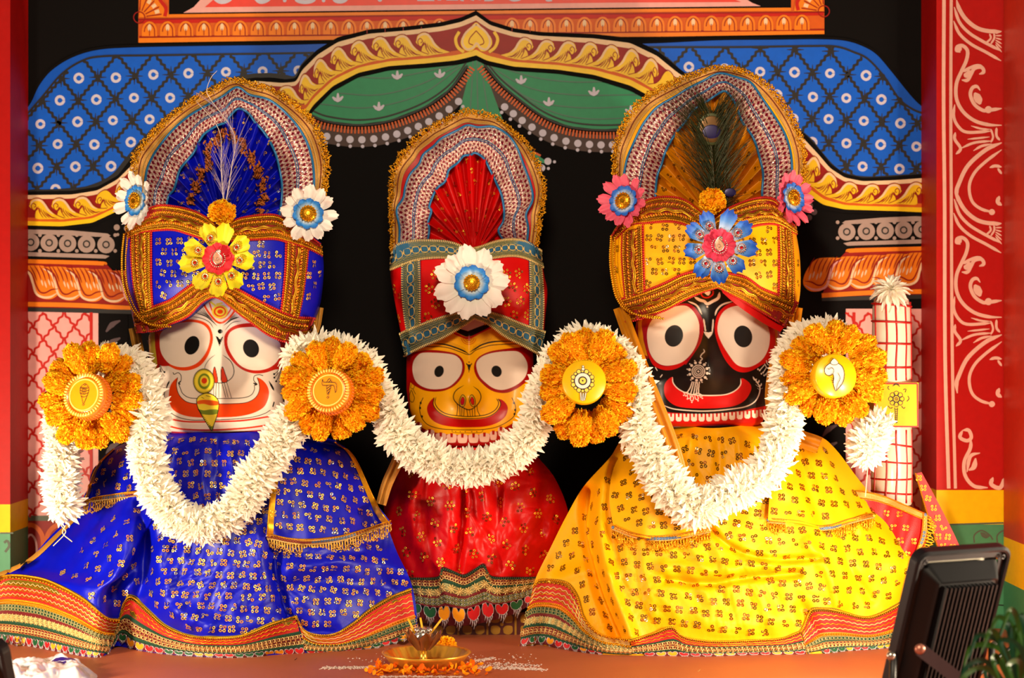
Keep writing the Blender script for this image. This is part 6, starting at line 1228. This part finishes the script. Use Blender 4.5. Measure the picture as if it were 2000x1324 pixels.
for s in ('1240 1010 1260 1000 1280 1012', '1245 1003 1260 995 1275 1003', '1222 1030 1212 1020 1220 1010', '1300 1030 1315 1025 1310 1045', '1325 1065 1332 1080 1320 1095', '1215 1120 1228 1135 1240 1128', '1290 1120 1300 1135 1310 1128'): q.stroke(g(s), 1.4, M_line, 2)
q.stroke(g('1252 1130 1256 1170 1258 1212'), 1.3, M_line, 2); q.stroke(g('1268 1130 1266 1170 1264 1212'), 1.3, M_line, 2)
for y in range(1140, 1212, 11): q.stroke(g(f'1252 {y} 1268 {y}'), 1, M_line, 2)
q.disc(1742, 824, 2.5, M_line, 2)
b.build('painted_panel', o)
lone(CH[1], 'chrysanthemum', 1740, 568, .27, 1.12, 'single white chrysanthemum sitting on top of the checked staff', (-.1, -.75, .75))
# floodlights
def flood(label, loc, yaw, roll, pitch):
    o = emp('floodlight', loc); tag(o, label, 'floodlight'); o.rotation_euler = (pitch, roll, yaw)
    MK = mat('black_powder_coat', (18, 16, 22), .45, bump=.1, bs=300); MKd = mat('black_housing', (7, 7, 11), .42); w_, h_ = .100, .140
    def rr(x, z, r, y, n=8): return np.array([[sx*(x-r)+r*math.cos(a), y, sz*(z-r)+r*math.sin(a)] for sx, sz, a0 in ((1, 1, 0), (-1, 1, 90), (-1, -1, 180), (1, -1, 270)) for a in np.radians(np.linspace(a0, a0+90, n))])
    b = MB(); L = [rr(w_-.006, h_-.006, .018, .022), rr(w_, h_, .022, .018), rr(w_, h_, .022, .0), rr(w_-.004, h_-.004, .020, -.004), rr(w_-.008, h_-.008, .016, -.002), rr(w_-.009, h_-.009, .016, .004), rr(w_-.020, h_-.020, .012, .004)]; n = len(L[0])
    b.add(np.concatenate(L), gridf(len(L), n, True), MK, False); b.build('frame', o)
    b = MB(); L = [rr(w_-.020, h_-.024, .014, .004), rr(w_-.038, h_-.045, .006, -.024), rr(w_-.042, h_-.049, .004, -.022)]; b.add(np.concatenate(L), gridf(3, n, True), MKd, False); c = np.vstack([L[-1], [[0, -.022, 0]]]); b.add(c, np.array([(i, (i+1) % n, n) for i in range(n)]), MKd, False)
    for k in range(13): x = -.052+k*.0087; b.box((x-.0012, -.034, -h_+.052), (x+.0012, -.020, h_-.052), MKd)
    b.build('finned_housing', o)
    b = MB(); b.box((-w_+.012, .0185, -h_+.012), (w_-.012, .0195, h_-.012), mat('lamp_glass', (250, 240, 220), .2)); b.build('glass', o)
    b = MB(); b.add(np.array([(-.030, -.006, -.03), (-.030, -.006, .03)])*0, np.zeros((0, 4), int), MK)
    P = [(-w_-.006, -.004, -.045), (-w_-.007, -.03, -.075), (-w_-.006, -.05, -.13)]; 
    for sx in (-1, 1):
        q = np.array([[sx*(w_+.005), -.002, -.045], [sx*(w_+.006), -.020, -.10], [sx*(w_+.004), -.035, -h_-.022]]); b.add(*tube(q, .006, 8), MK)
    b.add(*tube([[-w_-.004, -.035, -h_-.022], [w_+.004, -.035, -h_-.022]], .006, 8), MK); b.build('bracket', o)
    for sx in (-1, 1):
        b = MB(); b.add(SPHH[0]*A([.008, .008, .008])+[sx*(w_+.010), -.002, -.045], SPHH[1], M_steel); b.build('bolt', o)
    for sx, sz in ((-1, 1), (1, 1), (-1, -1), (1, -1)):
        b = MB(); b.add(torus(.0035, .0014)[0][:, [0, 2, 1]]+[sx*(w_-.018), -.001, sz*(h_-.018)], torus(.0035, .0014)[1], MK); b.build('screw', o)
    return o
flood('black floodlight seen from behind with cooling fins, in front of the golden yellow robe', W(1852, 1222, -.52), math.radians(27), 0, math.radians(19))
flood('black floodlight barely showing its edge beside the white plastic packet', W(-62, 1398, -.52), math.radians(-25), 0, math.radians(15))
# long steel arm of the visible lamp bracket
b = MB(); p0 = W(1797, 1268, -.60); p1 = W(1905, 1352, -.62); d = unit(p1-p0); s_ = np.cross(d, [0, 1, 0])*.011; V = []
for p_ in (p0, p1):
    for y_ in (-.002, .002): V += [p_+s_+[0, y_, 0], p_-s_+[0, y_, 0]]
b.add(np.array(V)-p0, np.array([(0, 1, 5, 4), (2, 6, 7, 3), (0, 4, 6, 2), (1, 3, 7, 5), (4, 5, 7, 6)]), mat('brown_steel_arm', (92, 70, 74), .4, .3), False)
b.add(SPHH[0]*A([.009, .007, .009]), SPHH[1], mat('copper_bolt', (200, 130, 110), .35, .6)); o = b.build('steel_arm', bpy.data.objects['floodlight']); fl = bpy.data.objects['floodlight']; bpy.context.view_layer.update(); o.matrix_world = Matrix.Translation(Vector(p0))
b = MB(); b.add(*tube(cat([W(1900, 1330, -.42), W(1930, 1300, -.38), W(1965, 1272, -.35), W(2010, 1240, -.30)], 8), .004, 8), MATS['black_housing']); o = b.build('power_cable'); tag(o, 'black cable running from the floodlight towards the post', 'cable')
# brass plate, lotus lamp, marigold, petals, powder
yp = -.055; c = W(833, 1300, yp); c[2] = 0
def lathe(mb, prof, m, n=64, flute=0, fn=0, origin=(0, 0, 0)):
    a = np.linspace(0, 2*math.pi, n, endpoint=False); V = np.array([[(r_+flute*(math.cos(fn*x) if i in () else 0))*math.cos(x), r_*math.sin(x), z] for i, (r_, z) in enumerate(prof) for x in a]); mb.add(V+A(origin), gridf(len(prof), n, True), m)
o = emp('brass_plate', c); tag(o, 'small round brass plate with fluted rim under the lotus lamp', 'plate'); b = MB()
n = 96; a = np.linspace(0, 2*math.pi, n, endpoint=False); prof = [(0, .004), (.055, .004), (.064, .006), (.078, .024), (.084, .027), (.086, .026), (.080, .020), (.066, .001), (.055, 0), (0, 0)]
V = np.array([[(r_*(1+(.02*math.cos(24*x) if 2 <= i <= 3 else 0)))*math.cos(x), r_*(1+(.02*math.cos(24*x) if 2 <= i <= 3 else 0))*math.sin(x), z] for i, (r_, z) in enumerate(prof) for x in a]); b.add(V, gridf(len(prof), n, True), M_brass); b.build('dish', o)
lc = c+A([-.006, 0, .0045]); o = emp('lotus_lamp', lc); tag(o, 'brass lotus shaped incense holder standing on the plate', 'lamp')
b = MB(); lathe(b, [(0, .0), (.022, 0), (.020, .003), (.008, .006), (.006, .018), (.007, .024), (.012, .030), (0, .031)], M_brass); b.build('stem', o)
b = MB(); lathe(b, [(0, .028), (.010, .030), (.016, .040), (.018, .055), (.012, .064), (.005, .068), (0, .070)], M_steel); 
for k in range(8): a_ = k*math.pi/4; b.add(SPHL[0]*.005+A([.013*math.cos(a_), .013*math.sin(a_), .064]), SPHL[1], M_steel)
b.build('bud', o)
MBZ = mat('pink_brass', (190, 140, 110), .25, .9)
for k in range(8):
    b = MB(); V, F = petal(.046, .030, 9, 7, 0, .35, .3, 0, ([0, .25, .6, .85, 1], [.3, .6, 1, .6, .05])); a_ = k*math.pi/4+.2; M3 = Matrix.Rotation(a_, 3, 'Z') @ Matrix.Rotation(-math.radians(58), 3, 'Y'); V[:, 2] *= -1; V2 = V+A([.010, 0, 0]); V2 = V @ A(M3).T+A([.011*math.cos(a_), .011*math.sin(a_), .026])
    b.add(V2, F, MBZ); b.build('lotus_petal', o)
for (x0, y0), (x1, y1), lb in (((812, 1240), (797, 1208), 'yellow incense stick leaning towards the blue robe'), ((826, 1234), (821, 1206), 'yellow incense stick standing upright in the middle of the lotus lamp'), ((842, 1236), (863, 1208), 'yellow incense stick leaning towards the pedestal')):
    b = MB(); p0, p1 = W(x0, y0, yp), W(x1, y1, yp+.004); b.add(*tube([p0, p1], .0020, 6), mat('incense_yellow', (240, 176, 20), .6)); t_ = b.build('incense_stick', None, p0); tag(t_, lb, 'incense stick')
cm = W(872, 1260, .03); lone(MG[3], 'marigold', 872, 1262, .045, .021, 'loose marigold head on the floor behind the brass plate', (.1, -.3, 1))
b = MB(); V, F = petal(.016, .011, 4, 3, .5, .4); r = np.random.default_rng(5)
for k in range(150):
    if k < 70: a_ = r.uniform(math.pi*1.05, math.pi*1.95); q = A([c[0]+.093*math.cos(a_)*r.uniform(.95, 1.15), c[1]+.090*math.sin(a_)*r.uniform(.95, 1.2), r.uniform(.001, .010)])
    else:
        x_ = r.choice([r.normal(743, 12), r.normal(905, 22), r.normal(800, 30)]); q = A([(x_-1000)*S(-.12), r.uniform(-.17, -.10), r.uniform(.001, .006)])
    e_ = Matrix.Rotation(r.random()*6.28, 3, 'Z') @ Matrix.Rotation(r.normal(0, .5), 3, 'Y') @ Matrix.Rotation(r.normal(0, .6), 3, 'X'); b.add(V @ A(e_).T*r.uniform(.5, 1.1)+q, F, M_mari, col=lin((252, 150, 6) if r.random() < .7 else (240, 100, 4)))
tag(b.build('marigold_petals'), 'loose orange marigold petals strewn in front of the brass plate', 'petals', kind='stuff')
b = MB(); Mpw = mat('white_powder', (206, 182, 172), .9)
for (xa, ya, xb, yb, wd, n) in ((632, 1305, 745, 1303, .006, 420), (925, 1292, 965, 1285, .006, 160), (930, 1303, 1062, 1308, .007, 380), (940, 1298, 1050, 1300, .010, 160), (745, 1322, 900, 1322, .004, 200), (700, 1285, 1050, 1290, .03, 120)):
    t_ = r.random(n); px_ = xa+(xb-xa)*t_; py_ = ya+(yb-ya)*t_; yy = yfloor(py_); P = W(px_, py_, yy); P[:, 1] += r.normal(0, wd, n); P[:, 0] += r.normal(0, wd*.5, n); P[:, 2] = r.uniform(0, .0012, n)
    b.inst(SPHL, frames(np.tile([0, 0, 1.], (n, 1)), None, r.random(n)*6)*(r.uniform(.5, 1.6, n)[:, None, None]*A([.0022, .0014, .0007])), P, Mpw)
tag(b.build('rangoli_powder'), 'streaks of white powder on the floor on both sides of the brass plate', 'powder', kind='stuff')
# plastic packet
b = MB(); Q = coons(pts('12 1293 60 1297 110 1288 150 1300 175 1312'), pts('-30 1340 60 1345 120 1340 185 1334'), pts('12 1293 -10 1310 -30 1340'), pts('175 1312 190 1322 185 1334'), 40, 70); yy = yfloor(Q[..., 1]); P = W(Q[..., 0], Q[..., 1], yy); nz = np.array([[noise.noise(Vector((j*.10, i*.12, 3)))+.35*abs(noise.noise(Vector((j*.28, i*.25, 9)))) for j in range(70)] for i in range(40)])
ed = np.minimum(1, 6*np.minimum(np.minimum(np.linspace(0, 1, 40)[:, None], 1-np.linspace(0, 1, 40)[:, None]), np.minimum(np.linspace(0, 1, 70)[None], 1-np.linspace(0, 1, 70)[None]))); P[..., 2] = .003+ed*(.012+.014*nz); S_ = Surf(P); S_.N *= np.sign(S_.N[..., 2:]); S_.mesh(b, mat('white_plastic', (232, 226, 236), .2, coat=.5), thick=.0015)
for (u0, u1, v_) in ((.55, .75, .3), (.72, .80, .28), (.6, .7, .36)): u_ = np.linspace(u0, u1, 14); b.add(np.vstack([S_.off(u_, 0*u_+v_, .001), S_.off(u_, 0*u_+v_+.05, .001)]), gridf(2, 14), mat('blue_print', (40, 24, 110), .4))
tag(b.build('plastic_packet'), 'crumpled white plastic packet with blue print lying on the floor', 'packet')
# potted plant
cp = W(1990, 1500, -.75); cp[2] = 0; o = emp('potted_plant', cp); tag(o, 'leafy green plant with narrow blades in front of the red post', 'plant')
Mgl = mat('plant_leaf', (58, 104, 36), .45, var=.25, vs=30); Mgd = mat('plant_leaf_dark', (24, 76, 50), .45)
b = MB(); lathe(b, [(0, 0), (.035, 0), (.045, .06), (.048, .065), (.040, .062), (0, .058)], mat('clay_pot', (140, 70, 40), .7)); b.build('pot', o); r = random.Random(4)
for k, (x1, y1) in enumerate(((1890, 1300), (1885, 1320), (1900, 1262), (1912, 1240), (1935, 1232), (1950, 1205), (1965, 1215), (1975, 1190), (1985, 1225), (1995, 1200), (1940, 1290), (1960, 1280), (1925, 1310), (1980, 1260), (2005, 1240), (1955, 1250), (1970, 1300), (1990, 1290))):
    b = MB(); tip = W(x1, y1, -.78+r.uniform(-.05, .05)); base = cp+A([0, 0, .06]); mid = (base+tip)/2+A([r.uniform(-.01, .02), r.uniform(-.02, .02), .035]); q = cat([base, mid, tip, tip+A([-.018 if k < 8 else .01, -.01, -.035])], 8); t_ = unit(np.gradient(q, axis=0)); sd = unit(np.cross(t_, [0, 1, .2])); w_ = (.0045*np.sin(np.linspace(.15, 3.1, len(q)))**.7)[:, None]
    b.add(np.vstack([q-sd*w_, q+[0, .0015, 0], q+sd*w_])-cp, gridf(3, len(q)), Mgl if k % 3 else Mgd); b.build('leaf', o)
# small litter
for x, y, lb in ((575, 1291, 'tiny dark withered leaf bit on the floor in front of the blue robe'), (1362, 1314, 'tiny crumb on the floor in front of the yellow robe')):
    b = MB(); V, F = petal(.008, .005, 4, 3, .8, .6); yy = float(yfloor(y)); p_ = W(x, y, yy); p_[2] = .002; b.add(V, F, mat('withered', (50, 24, 40), .7) if x < 1000 else M_crm); t_ = b.build('leaf_bit'); t_.location = p_; tag(t_, lb, 'litter')
